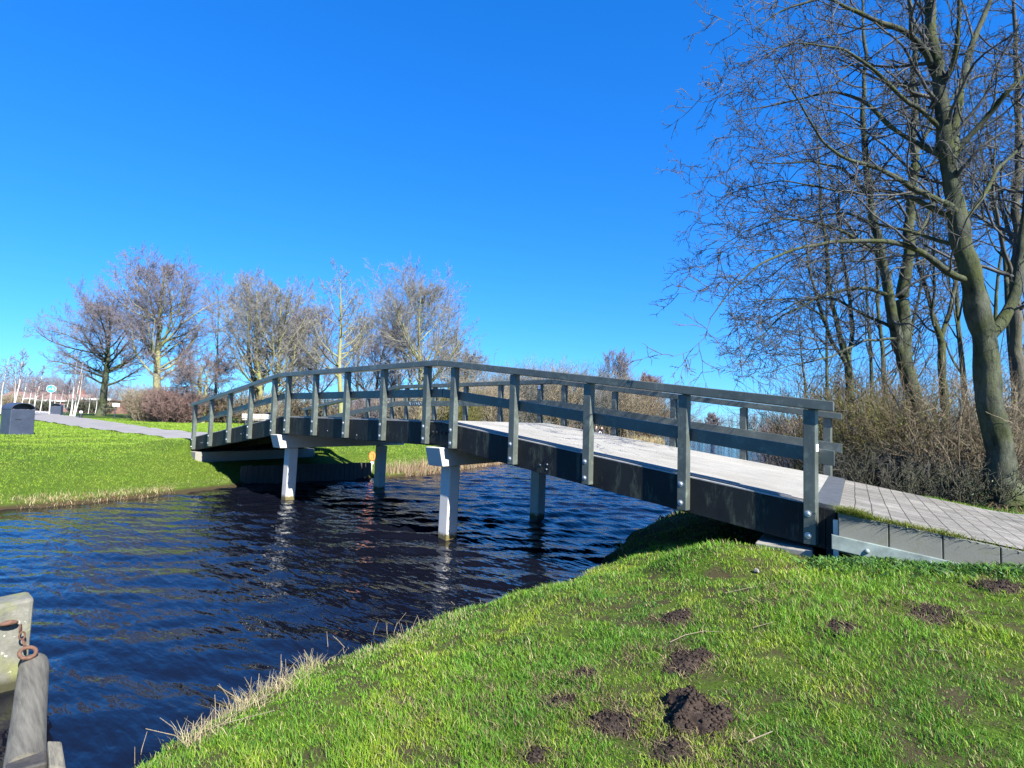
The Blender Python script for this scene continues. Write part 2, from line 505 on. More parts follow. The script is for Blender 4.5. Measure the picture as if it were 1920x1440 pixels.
M['jacket'] = simple('black_jacket', (0.02, 0.02, 0.025), 0.2, 10, 0.8)
M['jeans'] = simple('pale_trousers', (0.55, 0.53, 0.52), 0.1, 10, 0.8)
M['skin'] = simple('skin', (0.55, 0.36, 0.27), 0.05, 10, 0.6)
M['hair_blond'] = simple('light_hair', (0.55, 0.42, 0.24), 0.2, 30, 0.6)
M['hair_dark'] = simple('dark_hair', (0.06, 0.04, 0.03), 0.2, 30, 0.6)

# ------------------------------------------------------------------ terrain
WATER = np.array([(7.3, -6.9), (7.12, -6.2), (6.98, -5.5), (6.70, -4.9), (6.50, -4.45), (6.32, -3.7), (6.22, -2.7), (6.10, -1.6), (6.15, -0.6),
                  (5.9, 0.6), (5.3, 1.8), (4.6, 4.0), (4.3, 5.5), (4.0, 6.4), (2.8, 13), (0.2, 25.0), (-4, 40), (-11, 70), (-26, 120), (-48, 250), (-40, 330),
                  (-110, 330), (-150, 210), (-92, 120), (-52, 79), (-31, 57.5), (-24, 52.5), (-20.5, 49.5), (-17, 36), (-11.2, 18.5), (-7.9, 10.5), (-6.5, 7.2), (-6.1, 5.5),
                  (-6.25, 4.7), (-6.5, 4.4), (-6.62, 0.75), (-6.5, 0.6), (-6.08, 0.12), (-5.3, -1.75), (-4.72, -3.4), (-4.5, -4.75), (-4.3, -7.5), (-4.2, -12), (-5.5, -22), (-14, -60),
                  (6, -60), (9, -22), (8.6, -12), (7.9, -8.5)])

def fbm(x, y, s, seed=0):
    rs = np.random.RandomState(seed)
    out = 0
    amp = 1.0
    for o in range(4):
        for k in range(3):
            a = rs.uniform(0, 2 * np.pi); f = s * 2 ** o * rs.uniform(.7, 1.3); ph = rs.uniform(0, 6.28)
            out = out + amp * np.sin((x * np.cos(a) + y * np.sin(a)) * f + ph) / 3
        amp *= 0.55
    return out

def sdist(x, y):
    """distance to the waterline, positive on land"""
    x = np.asarray(x, float); y = np.asarray(y, float)
    sh = np.broadcast(x, y).shape
    x = np.broadcast_to(x, sh).ravel(); y = np.broadcast_to(y, sh).ravel()
    best = np.full(x.shape, 1e9); inside = np.zeros(x.shape, bool)
    for (ax, ay), (bx, by) in zip(WATER, np.roll(WATER, -1, 0)):
        dx, dy = bx - ax, by - ay
        t = np.clip(((x - ax) * dx + (y - ay) * dy) / (dx * dx + dy * dy), 0, 1)
        best = np.minimum(best, (x - ax - t * dx) ** 2 + (y - ay - t * dy) ** 2)
        c = ((ay > y) != (by > y))
        with np.errstate(divide='ignore', invalid='ignore'):
            xi = ax + (y - ay) / (dy if dy else 1e-12) * dx
        inside ^= c & (x < xi)
    d = np.sqrt(best)
    d = np.where(inside, -d, d)
    near = (x > 3) & (y < 3) & (np.abs(d) < 3)                     # ragged little bays along the near waterline
    d = d + np.where(near, .13 * fbm(x, y, 1.9, 61) + .05 * fbm(x, y, 7.0, 62), 0)
    return d.reshape(sh)

def sm(a, b, t):
    t = np.clip((t - a) / (b - a), 0, 1)
    return t * t * (3 - 2 * t)

def zoff(u):
    return 1.5 - 0.1202 * np.maximum(0, np.abs(u) - 2.953)

WAVE_SLOPE = 0.115
SK = -0.238                                                    # the whole bridge is skewed in plan

def path_right_z(x, y=0.0):
    return 0.98 + np.maximum(0, (10.80 - (x - SK * y))) * 0.145

def ground_z(x, y):
    x = np.asarray(x, float); y = np.asarray(y, float)
    d = sdist(x, y)
    right = x > (2.0 - 0.13 * np.maximum(y, 0))
    # left bank
    zl = 0.10 + 0.94 * (1 - np.exp(-np.maximum(d, 0) / 2.3)) + np.clip(d - 8, 0, 55) * 0.0075
    # right bank: steeper towards the bridge, flat where the photographer stands
    k = sm(-5.5, 0.3, y)
    A = 0.42 + 0.50 * k
    zr = 0.10 + A * (1 - np.exp(-np.maximum(d, 0) / (2.5 - 0.6 * k)))
    zr = zr + 0.25 * sm(11.5, 14, x) * (1 - k)
    z = np.where(right, zr, zl)
    z = z + np.clip(d, 0, 1) * (0.030 * fbm(x, y, 2.1, 3) + 0.010 * fbm(x, y, 9.0, 5))
    # the ground rises over the end of the right abutment and dips below the steel waling; the far path meets the bridge on a low ramp
    rb = np.maximum(np.hypot((x - 8.30) / 1.3, y + 0.42) - 0.32, 0)
    z = np.maximum(z, np.where(x > 5, 0.815 - 0.42 * rb - 0.5 * rb ** 2, -9))
    dip = sm(8.55, 8.8, x) * (1 - sm(11.5, 12.5, x)) * sm(-1.2, -0.35, y - 0.335 * (x - 9)) 
    z = z * (1 - dip) + np.minimum(z, 0.80 + 0.11 * (x - 8.9)) * dip
    rmp = sm(-1.0, 0.0, y) * (1 - sm(4.0, 5.2, y)) * sm(-8.3, -8.9, x) * (1 - sm(-10.5, -14.0, x))
    z = z * (1 - rmp) + np.maximum(z, 1.13) * rmp
    # bed of the canal
    z = np.where(d < 0, -0.9 * (1 - np.exp(d / 0.8)) + 0.10 * np.exp(d / 0.12), z)
    # under the right-hand path and its retaining edge
    on = sm(0.0 + 0.3 * np.maximum(x - 9.1, 0), 0.4 + 0.3 * np.maximum(x - 9.1, 0), y) * (1 - sm(4.6, 5.6, y)) * sm(8.6, 9.1, x)
    z = z * (1 - on) + np.minimum(z, path_right_z(x, y) - 0.10) * on
    # ground falls away under the two bridge ends
    u = x - SK * y
    under = sm(-0.12, 0.12, y) * (1 - sm(4.1, 4.8, y)) * (1 - sm(8.75, 8.95, np.abs(u)))
    z = np.where(under > 0, z * (1 - under) + np.minimum(z, zoff(u) - 0.35) * under, z)
    return z

def axis(lo, hi, dense, step, far):
    """grid coordinates: fine inside the dense ranges, growing outside them"""
    a = []
    v = lo
    while v < hi:
        a.append(v)
        st = far
        for (d0, d1) in dense:
            if d0 <= v <= d1: st = min(st, step); continue
            dd = d0 - v if v < d0 else v - d1
            st = min(st, max(step, dd * 0.22))
        v += st
    a.append(hi)
    return np.array(a)

gx = axis(-420, 160, [(-10.0, 12.5)], 0.15, 30)
gy = axis(-160, 620, [(-7.0, 8.0)], 0.15, 30)
GX, GY = np.meshgrid(gx, gy, indexing='ij')
GZ = ground_z(GX, GY)
def grid_quads(n, m):
    i = np.arange(n * m).reshape(n, m)
    return np.stack([i[:-1, :-1], i[1:, :-1], i[1:, 1:], i[:-1, 1:]], -1).reshape(-1, 4)
ground = mesh_np('ground', np.stack([GX, GY, GZ], -1).reshape(-1, 3), grid_quads(*GX.shape), M['ground'], smooth=True)
tag(ground, kind='structure')
# real waves over the canal, flattening out of sight; ripples finer than the mesh are left to the material
wx_ = axis(-600, 300, [(-9.0, 8.6)], 0.05, 60)
wy_ = axis(-300, 900, [(-8.0, 17.0)], 0.05, 60)
WX, WY = np.meshgrid(wx_, wy_, indexing='ij')
rw = np.random.RandomState(17)
WZ = np.zeros_like(WX)
NW = 46
for _ in range(NW):
    lam = math.exp(rw.uniform(math.log(.24), math.log(1.5)))
    th = rad(126) + rw.normal(0, rad(24))
    k_ = 2 * math.pi / lam
    WZ += (WAVE_SLOPE * math.sqrt(2.0 / NW) / k_) * np.sin(k_ * (WX * math.cos(th) + WY * math.sin(th)) + rw.uniform(0, 6.28))
WZ *= np.clip(.95 + .45 * fbm(WX, WY, .42, 81), .35, 1.6) * (.8 + .45 * sm(-4, 6, WY))
WZ *= sm(-11.5, -9.0, WX) * (1 - sm(8.6, 10, WX)) * sm(-10.5, -8, WY) * (1 - sm(16.5, 20, WY))
water = mesh_np('water', np.stack([WX, WY, WZ], -1).reshape(-1, 3), grid_quads(*WX.shape), M['water'], smooth=True)
tag(water, kind='structure')

def hit(px, py, lift=0.0, lo=1.0, hi=300.0):
    """where the line of sight through a photo pixel meets the ground"""
    d = ray(px, py)
    s = np.concatenate([np.arange(lo, 30, 0.03), np.arange(30, hi, 0.15)])
    P = CAM + d * s[:, None]
    g = np.maximum(ground_z(P[:, 0], P[:, 1]), 0) + lift
    i = np.argmax(P[:, 2] < g)
    if P[i, 2] >= g[i]: i = len(s) - 1
    return np.array([P[i, 0], P[i, 1], g[i]])

def on_ground(px, depth):
    """the ground point under a photo column at a given depth"""
    y = 800.0
    for _ in range(6):
        p = at(px, y, depth)
        gz = float(ground_z(p[0], p[1]))
        y += (p[2] - gz) / depth * F_PX
    p[2] = gz
    return p


# ------------------------------------------------------------------ paths
def strip_mesh(name, A, B, mat, n=8):
    """a sheet between two edge lines A and B (each (k,3)), with its own thickness"""
    A = np.array(A); B = np.array(B)
    w = np.linspace(0, 1, n + 1)
    G = A[:, None, :] * (1 - w)[None, :, None] + B[:, None, :] * w[None, :, None]
    o = mesh_np(name, G.reshape(-1, 3), grid_quads(len(A), n + 1), mat)
    return o

xs = np.linspace(0, 1, 90) ** 1.5 * 40
A, B = [], []
for s in xs:
    ya = -0.03 + min(s, 5) * 0.33
    yb = 4.02 + 0.02 * s
    xa = 8.955 - SK * 0 + s; xb = 8.955 + SK * 4.02 + s
    A.append((xa, ya, path_right_z(xa, ya))); B.append((xb, yb, path_right_z(xb, yb)))
path_r = strip_mesh('brick_path', A, B, M['pavers'])
tag(path_r, kind='structure')

lowpx = [(360, 823), (290, 816.5), (225, 810), (150, 801), (110, 795), (75, 789.5), (30, 783.5)]
uppx = [(392, 812), (345, 808.5), (300, 805), (232, 795), (165, 785.5), (110, 779), (70, 774.5)]
A = [(-8.96, 0.05, 1.245)] + [tuple(hit(*q, lift=0.03)) for q in lowpx]
B = [(-8.96 + SK * 4.0, 4.0, 1.245)] + [tuple(hit(*q, lift=0.03)) for q in uppx]
def resample(P, n):
    P = np.array(P, float)
    t = np.concatenate([[0], np.cumsum(np.linalg.norm(np.diff(P, axis=0), axis=1))]); t /= t[-1]
    q = np.linspace(0, 1, n)
    return np.stack([np.interp(q, t, P[:, i]) for i in range(3)], 1)
A = np.array(A); B = np.array(B)
tt = np.arange(len(A)); q = np.linspace(0, len(A) - 1, 80)
A2 = np.stack([np.interp(q, tt, A[:, i]) for i in range(3)], 1)
B2 = np.stack([np.interp(q, tt, B[:, i]) for i in range(3)], 1)
w = np.linspace(0, 1, 13)
G = A2[:, None] * (1 - w)[None, :, None] + B2[:, None] * w[None, :, None]
gzz = ground_z(G[..., 0], G[..., 1]) + 0.03 + 0.002 * np.clip(-G[..., 0] - 14, 0, 60)
blend = sm(-8.9, -10.5, G[..., 0])
G[..., 2] = G[..., 2] * (1 - blend) + gzz * blend
path_l = mesh_np('path', G.reshape(-1, 3), grid_quads(80, 13), M['path'], smooth=True)
tag(path_l, kind='structure')
LEFT_PATH = np.concatenate([G[:, 0, :2], G[::-1, -1, :2]])
ap = [hit(64, 780), hit(112, 779.8), hit(106, 774.5), hit(62, 771)]
apron = mesh_np('pavement', np.array([(p[0], p[1], p[2] + 0.10) for p in ap]), np.array([(0, 1, 2, 3)]), M['path_pale'])
tag(apron, kind='structure')

def in_poly(x, y, P):
    ins = np.zeros(x.shape, bool)
    for (ax, ay), (bx, by) in zip(P, np.roll(P, -1, 0)):
        c = ((ay > y) != (by > y))
        with np.errstate(divide='ignore', invalid='ignore'):
            xi = ax + (y - ay) / ((by - ay) if by != ay else 1e-12) * (bx - ax)
        ins ^= c & (x < xi)
    return ins

# ------------------------------------------------------------------ the footbridge
bridge = empty('footbridge', (0, 0, 0))
tag(bridge, 'long arched footbridge with dark grey-green timber railings and concrete piles over the canal', 'bridge')
BW = 4.07
def P3(u, y, z): return (u + SK * y, y, z)
KN = 2.953
def run(mb, us, y0, y1, lo, hi):
    """a kinked bar following the bridge profile between consecutive u, from lo to hi above the profile"""
    for u0, u1 in zip(us[:-1], us[1:]):
        c = []
        for dz in (lo, hi):
            for (u, y) in ((u0, y0), (u1, y0), (u1, y1), (u0, y1)):
                c.append(P3(u, y, float(zoff(u)) + dz))
        mb.hexa(c)
UE = 8.93
for (y0, y1) in ((0.05, 0.17), (1.25, 1.37), (2.70, 2.82), (BW - 0.17, BW - 0.05)):
    for a, b in ((-UE + 0.1, -KN), (-KN, KN), (KN, UE - 0.1)):
        mb = MB(); run(mb, [a + (0.004 if a > -8 else 0), b - (0.004 if b < 8 else 0)], y0, y1, 0.06, 0.455)
        mb.build('stringer', M['stringer'], bridge, 0.004)
mb = MB()
dn = 60
us = np.concatenate([np.linspace(-8.72, -KN, 12), np.linspace(-KN, KN, 8)[1:], np.linspace(KN, 8.72, 12)[1:]])
run(mb, us, 0.125, BW - 0.125, 0.458, 0.492)
mb.build('deck', M['deck'], bridge)
for y0, y1 in ((0.052, 0.10), (BW - 0.10, BW - 0.052)):
    mb = MB(); run(mb, us, y0, y1, 0.458, 0.470)
    mb.build('edge_batten', M['batten'], bridge)
for s in (1, -1):
    mb = MB(); run(mb, sorted([s * 8.724, s * 8.95]), 0.10, BW - 0.10, 0.45, 0.490)
    mb.build('end_strip', M['steel_strip'], bridge)
    mb = MB(); run(mb, sorted([s * 8.835, s * 8.92]), 0.06, BW - 0.06, -0.12, 0.446)
    mb.build('end_plate', M['stringer'], bridge)

POST_U = [-8.705, -7.357, -6.009, -4.660, -3.312, -2.596, -1.298, 0.0, 1.298, 2.596, 3.312, 4.660, 6.009, 7.357, 8.705]
hw = 0.056
def post(u, side):
    y = 0.0 if side == 0 else BW
    x = u + SK * y
    z = float(zoff(u))
    sgn = -1 if side == 0 else 1
    mb = MB()
    mb.box((x - hw, y - 0.05, z + 0.085), (x + hw, y + 0.05, z + 1.395))
    o = mb.build('post', M['rail'], bridge, 0.006)
    for dz in (0.17, 0.38):
        b = MB()
        if side == 0:
            b.dome((x - 0.012, y - 0.0495, z + dz), 0.023, 0.4, '-y')
            b.tube([(x - 0.012, y - 0.0535, z + dz), (x - 0.012, y - 0.049, z + dz)], 0.032, 14)
        else:
            b.tube([(x - 0.012, y + 0.049, z + dz), (x - 0.012, y + 0.054, z + dz)], 0.032, 12)
        b.build('bolt', M['bolt'], o)
    return o
posts = [[post(u, s) for u in POST_U] for s in (0, 1)]
# small white sticker on a far post and one on the last near post
def sticker(par, c, sx, sz, marks=True):
    b = MB(); b.box((c[0] - sx, c[1] - 0.002, c[2] - sz), (c[0] + sx, c[1], c[2] + sz))
    o = b.build('sticker', M['white_plastic'], par); tag(o, 'small square white sticker')
    if marks:
        b = MB()
        b.tube([(c[0] - sx * .1, c[1] - 0.003, c[2] + sz * .55), (c[0] - sx * .55, c[1] - 0.003, c[2] - sz * .1), (c[0] + sx * .4, c[1] - 0.003, c[2] - sz * .1)], 0.003, 5)
        b.tube([(c[0] + sx * .15, c[1] - 0.003, c[2] + sz * .3), (c[0] + sx * .15, c[1] - 0.003, c[2] - sz * .6)], 0.003, 5)
        b.build('sticker_mark', M['black_ink'], o)
sticker(posts[1][9], (2.596 + SK * BW, BW - 0.0505, 1.5 + 1.33), 0.036, 0.045)
b = MB(); b.box((8.705 + hw + 0.0005, -0.03, float(zoff(8.705)) + 0.985), (8.705 + hw + 0.0025, 0.04, float(zoff(8.705)) + 1.055))
b.build('sticker', M['white_plastic'], posts[0][14])

UR = 8.915
for side in (0, 1):
    y = 0.0 if side == 0 else BW
    for a, b_ in ((-UR, -KN - 0.006), (-KN + 0.006, KN - 0.006), (KN + 0.006, UR)):
        mb = MB(); run(mb, [a, b_], y - 0.085, y + 0.085, 1.397, 1.497)
        mb.build('handrail', M['rail'], bridge, 0.008)
        mb = MB()
        yi = (0.051, 0.105) if side == 0 else (BW - 0.105, BW - 0.051)
        run(mb, [a, b_], yi[0], yi[1], 0.875, 1.02)
        mr = mb.build('mid_rail', M['rail'], bridge, 0.005)
        if side == 1 and abs(a + KN) < 0.1:
            g = MB()                                           # faint scribbled tag, abstract strokes
            rs = np.random.RandomState(4)
            x0 = -2.3 + SK * BW
            for k in range(9):
                xa = x0 + k * 0.105
                zz = 1.5 + 0.945
                pts = [(xa + 0.03 * math.sin(1.9 * j + k), BW - 0.1065, zz + 0.045 * math.cos(2.3 * j + 1.3 * k)) for j in range(5)]
                g.tube(pts, 0.005, 4)
            g.build('scribble', M['graffiti'], mr)
# lap joints: splice plates with four bolts at the right kink
mb = MB(); run(mb, [KN - 0.27, KN + 0.22], 0.036, 0.049, 0.10, 0.42)
sp = mb.build('splice_plate', M['stringer'], bridge, 0.003)
for i in range(4):
    b = MB(); b.dome((KN - 0.20 + 0.11 * i, 0.0355, 1.5 + 0.29 - 0.005 * i), 0.024, 0.5, '-y'); b.build('bolt', M['stringer'], sp)
b = MB(); b.dome((KN - 0.02, 0.0355, 1.5 + 0.39), 0.014, 0.4, '-y'); b.build('bolt', M['rust'], sp)
for (u, dz) in ((5.15, 0.17), (5.28, 0.20), (5.27, 0.13), (-5.3, 0.26), (-5.15, 0.27), (-8.2, 0.24), (-8.1, 0.245), (0.35, 0.15), (-0.8, 0.2)):
    b = MB(); b.dome((u, 0.0495, float(zoff(u)) + dz), 0.013, 0.3, '-y'); b.build('bolt', M['bolt'], bridge)

# pile caps with undercut ends, piles, abutments
for s in (1, -1):
    uc = s * 2.945
    c = []
    w2 = 0.19
    ztop, zbot = 1.545, 1.235
    ya, yb = -0.15, BW + 0.2
    for z, und in ((zbot, 0.10), (ztop, 0.0)):
        for du, yy in ((-w2, ya + und), (w2, ya + und), (w2, yb - und), (-w2, yb - und)):
            c.append(P3(uc + du, yy, z))
    mb = MB(); mb.hexa(c)
    mb.build('pile_cap', M['concrete'], bridge, 0.012)
    for yp in (0.34, 3.22):
        x0 = uc + SK * yp * (1.0 if yp < 1 else 0.76)
        mb = MB()
        h0, h1 = 0.118, 0.118
        for_pts = [(x0 - h0, yp - h0 - 0.02, -1.0), (x0 + h0, yp - h0 - 0.02, -1.0), (x0 + h0, yp + h0 - 0.02, -1.0), (x0 - h0, yp + h0 - 0.02, -1.0),
                   (x0 - h1, yp - h1 + 0.02, 1.233), (x0 + h1, yp - h1 + 0.02, 1.233), (x0 + h1, yp + h1 + 0.02, 1.233), (x0 - h1, yp + h1 + 0.02, 1.233)]
        mb.hexa(for_pts)
        mb.build('pile', M['concrete'], bridge, 0.02)
    ua = s * 8.45
    mb = MB(); c = []
    for z in (0.30, 0.838):
        for du, yy in ((-0.27, -0.10), (0.27, -0.10), (0.27, BW + 0.15), (-0.27, BW + 0.15)):
            c.append(P3(ua + du, yy, z))
    mb.hexa(c)
    mb.build('abutment', M['abut'], bridge, 0.01)

# dark plank walls that hold the banks under the bridge
def plank_wall(name, A, B, z0, z1, label, n):
    root = empty(name, (A[0], A[1], 0))
    A = np.array(A); B = np.array(B)
    mb = MB()
    d = (B - A) / n
    nrm = np.array([-d[1], d[0]]) / np.linalg.norm(d) * 0.03
    rs = np.random.RandomState(n)
    for i in range(n):
        a = A + d * i + d * 0.03; b_ = A + d * (i + 1) - d * 0.03
        zt = z1 + rs.uniform(-.012, .012)
        q = [(a - nrm), (b_ - nrm), (b_ + nrm), (a + nrm)]
        mb.hexa([(p[0] - A[0], p[1] - A[1], z0) for p in q] + [(p[0] - A[0], p[1] - A[1], zt) for p in q])
    mb.build('plank_facing', M['dark_timber'], root)
    mb = MB()
    q = [A - nrm * 2.3, B - nrm * 2.3, B - nrm * 1.05, A - nrm * 1.05]
    mb.hexa([(p[0] - A[0], p[1] - A[1], z1 - 0.22) for p in q] + [(p[0] - A[0], p[1] - A[1], z1 - 0.10) for p in q])
    mb.build('waling', M['dark_timber'], root)
    tag(root, label, 'retaining wall')
    return root
plank_wall('retaining_wall', (-6.35, 4.75), (-6.60, 0.62), -0.6, 0.52, 'dark plank wall holding the far bank under the bridge', 26)

# ------------------------------------------------------------------ edging of the right-hand path
edging = empty('path_edging', (9.0, -0.08, 0.9))
tag(edging, 'mossy concrete kerb with a pale steel waling along the raised brick path', 'kerb')
EO = np.array([9.0, -0.08, 0.9])
def ek(s): return np.array([8.97 + s, -0.105 + 0.335 * s, 0])
for i in range(9):
    a, b_ = ek(0.38 * i + 0.004), ek(0.38 * (i + 1) - 0.004)
    za, zb = path_right_z(a[0], a[1]) - 0.012, path_right_z(b_[0], b_[1]) - 0.012
    nrm = np.array([-0.335, 1, 0]); nrm = nrm / np.linalg.norm(nrm) * 0.075
    c = []
    for dz in (-0.36, 0.0):
        for p, z in ((a, za), (b_, zb), (b_ + nrm, zb), (a + nrm, za)):
            c.append(np.array([p[0], p[1], z + dz]) - EO)
    mb = MB(); mb.hexa(c); mb.build('kerb_panel', M['kerb'], edging, 0.006)
mb = MB()
def bk(s): return np.array([8.93 + s, -0.16 + 0.335 * s, 1.035 - 0.155 * s])
a, b_ = bk(0), bk(2.6)
nrm = np.array([-0.335, 1, 0]); nrm = nrm / np.linalg.norm(nrm) * 0.045
c = []
for dz in (-0.13, 0.0):
    for p in (a, b_, b_ + nrm, a + nrm): c.append(p + (0, 0, dz) - EO)
mb.hexa(c)
wal = mb.build('waling', M['pale_steel'], edging, 0.004)
for s, dz in ((0.27, -0.075), (0.72, -0.05), (1.3, -0.06)):
    b = MB(); p = bk(s) - EO
    b.dome((p[0], p[1] - 0.001, p[2] + dz), 0.022, 0.6, '-y'); b.build('bolt', M['pale_steel'], wal)
mb = MB()                                                      # slotted bracket beside the bridge end
mb.box((8.895 - EO[0], 0.02 - EO[1], 0.62 - EO[2]), (8.94 - EO[0], 0.06 - EO[1], 1.15 - EO[2]))
mb.build('bracket', M['galv'], edging)

# ------------------------------------------------------------------ grass
def blades(name, base, h, wid, lean, col, mat, yaw=None, seed=0, flat=False, parent=None):
    """bent blades: base (N,3), height, width, horizontal lean vector (N,2) in heights, colour (N,3)"""
    rs = np.random.RandomState(seed)
    n = len(base)
    if yaw is None: yaw = rs.uniform(0, 2 * np.pi, n)
    wv = np.stack([np.cos(yaw), np.sin(yaw), np.zeros(n)], 1) * (wid / 2)[:, None]
    L3 = np.concatenate([lean, np.zeros((n, 1))], 1) * h[:, None]
    up = np.zeros((n, 3)); up[:, 2] = h
    mid = base + up * 0.6 + L3 * 0.35
    tip = base + up + L3
    V = np.stack([base - wv, base + wv, mid - wv * .8, mid + wv * .8, tip - wv * .12, tip + wv * .12], 1).reshape(-1, 3)
    i = (np.arange(n) * 6)[:, None]
    Q = np.concatenate([i + np.array([[0, 1, 3, 2]]), i + np.array([[2, 3, 5, 4]])], 0)
    C = np.repeat(col, 6, 0)
    return mesh_np(name, V, Q, mat, parent, color=C)

MOLE = [(1300, 1345, .185, .085), (1270, 1160, .145, .045), (1288, 1245, .155, .045), (1090, 1264, .085, .025), (1052, 1318, .085, .022), (1150, 1364, .135, .04),
        (1262, 1418, .11, .035), (1005, 1418, .07, .025), (1578, 1178, .11, .035), (1752, 1155, .17, .022), (1872, 1101, .14, .05), (1432, 1131, .10, .025)]
MOLE_P = [hit(m[0], m[1]) for m in MOLE]

def grass_colour(rs, x, y, n, var=.25):
    p = fbm(x, y, 1.6, 11)
    q = fbm(x, y, 5.0, 12)
    green = np.array([0.135, 0.295, 0.018]); deep = np.array([0.050, 0.155, 0.018]); yel = np.array([0.285, 0.36, 0.028]); straw = np.array([0.40, 0.35, 0.17])
    a = np.clip(0.5 + 0.45 * p + rs.normal(0, .25, n), 0, 1)[:, None]
    c = deep * (1 - a) + green * a
    b = np.clip(0.08 + 0.5 * q + rs.normal(0, .28, n), 0, 1)[:, None]
    c = c * (1 - b) + yel * b
    s = (rs.uniform(0, 1, n) < 0.085 + 0.07 * np.clip(q - .3, 0, 1))[:, None]
    c = np.where(s, straw * rs.uniform(.6, 1.1, (n, 1)), c)
    return c * rs.uniform(1 - var, 1 + var, (n, 1))

def polar(rs, n, r0, r1, a0, a1):
    r = np.exp(rs.uniform(np.log(r0), np.log(r1), n))
    a = YAW + rs.uniform(a0, a1, n)
    return CAM[0] + r * np.sin(a), CAM[1] + r * np.cos(a), r

rs = np.random.RandomState(1)
x, y, r = polar(rs, 620000, 1.3, 13.0, -1.15, 1.15)
d = sdist(x, y)
u = x - SK * y
ok = (d > 0.03) & (x > 3.0)
ok &= ~((y > -0.16 + 0.335 * np.maximum(x - 8.97, 0)) & (x > 8.55) & (y < 4.25))
ok &= ~((y > 0.6) & (y < 4.3) & (u < 8.8)) | (rs.uniform(0, 1, len(x)) < .25)                     # bare earth in the dark under the bridge
bare = fbm(x, y, 4.2, 21) + 0.5 * fbm(x, y, 13, 22)
ok &= (bare < 0.85) | (rs.uniform(0, 1, len(x)) < .35)
ok &= (r > 1.0)
for (m, p) in zip(MOLE, MOLE_P):
    q = ((x - p[0]) ** 2 + (y - p[1]) ** 2) / m[2] ** 2
    ok &= (q > 0.62 + 0.55 * fbm(x, y, 17, 31)) | (rs.uniform(0, 1, len(x)) < .13)
x, y, r, d = x[ok], y[ok], r[ok], d[ok]
n = len(x)
h = rs.uniform(.014, .036, n) * np.clip(1 + 0.45 * fbm(x, y, 3.2, 9) + 0.45 * fbm(x, y, 13, 19) + .3 * fbm(x, y, 27, 29), .25, 2.6) * (1 + 0.2 * sm(-3.0, -0.5, y)) * (1 + .7 * np.exp(-d / .22) * np.clip(.6 + fbm(x, y, 2.2, 44), 0, 1.5))
wid = 0.0030 * np.clip(r / 2.6, .8, 3.5) ** 0.75 * rs.uniform(.7, 1.3, n)
z = ground_z(x, y)
la = rs.uniform(0, 2 * np.pi, n)
lm_ = np.abs(rs.normal(.55, .4, n))
lean = np.stack([np.cos(la) * lm_ - .15, np.sin(la) * lm_ - .1], 1)
col = grass_colour(rs, x, y, n)
edge = np.clip(1.15 - d / 0.55, 0, 1)[:, None] * np.clip(.5 + fbm(x, y, 2.2, 44), 0, 1)[:, None]
edge = (rs.uniform(0, 1, (n, 1)) < edge * .5)
col = np.where(edge, np.array([0.36, 0.32, 0.18]) * rs.uniform(.6, 1.15, (n, 1)), col)
tag(blades('grass', np.stack([x, y, z - .004], 1), h, wid, lean, col, M['blade']), 'short bright green grass with yellow and straw-coloured blades on the near bank', 'grass', kind='stuff')

x, y, r = polar(rs, 620000, 12.5, 60.0, -0.95, 0.55)
d = sdist(x, y)
u = x - SK * y
ok = (d > 0.02) & (x < -1.5 - 0.1 * np.maximum(y, 0)) & ~in_poly(x, y, LEFT_PATH) & ~in_poly(x, y, np.array([q_[:2] for q_ in ap]))
ok &= ~((y > 0.3) & (y < 4.2) & (u > -8.9))
x, y, r, d = x[ok], y[ok], r[ok], d[ok]
n = len(x)
h = rs.uniform(.015, .045, n) * np.clip(r / 18, 1, 2)
wid = 0.0058 * (r / 16) * rs.uniform(.7, 1.3, n)
la = rs.uniform(0, 2 * np.pi, n); lm_ = np.abs(rs.normal(.6, .4, n))
col = grass_colour(rs, x, y, n, .06)
col = (col * .45 + .55 * np.array([.17, .25, .018])) * 1.32
# the far lawn has a strip of dry grass at the waterline
edge = (rs.uniform(0, 1, n) < np.clip(.9 - d / .55, 0, 1) * np.clip(.6 + fbm(x, y, 1.1, 45), 0, 1))[:, None]
col = np.where(edge, np.array([0.37, 0.33, 0.18]) * rs.uniform(.6, 1.15, (n, 1)), col)
tag(blades('grass', np.stack([x, y, ground_z(x, y) - .005], 1), h, wid, np.stack([np.cos(la) * lm_, np.sin(la) * lm_], 1), col, M['blade']),
    'smooth green lawn sloping to the canal on the far bank, dry at the waterline', 'grass', kind='stuff')

# dry reed stubble along the waterline
def shore_line(P, n, rs, spread):
    P = np.array(P, float)
    t = np.concatenate([[0], np.cumsum(np.linalg.norm(np.diff(P, axis=0), axis=1))]); L = t[-1]
    q = rs.uniform(0, L, n)
    x = np.interp(q, t, P[:, 0]); y = np.interp(q, t, P[:, 1])
    return x + rs.normal(0, spread, n), y + rs.normal(0, spread, n)

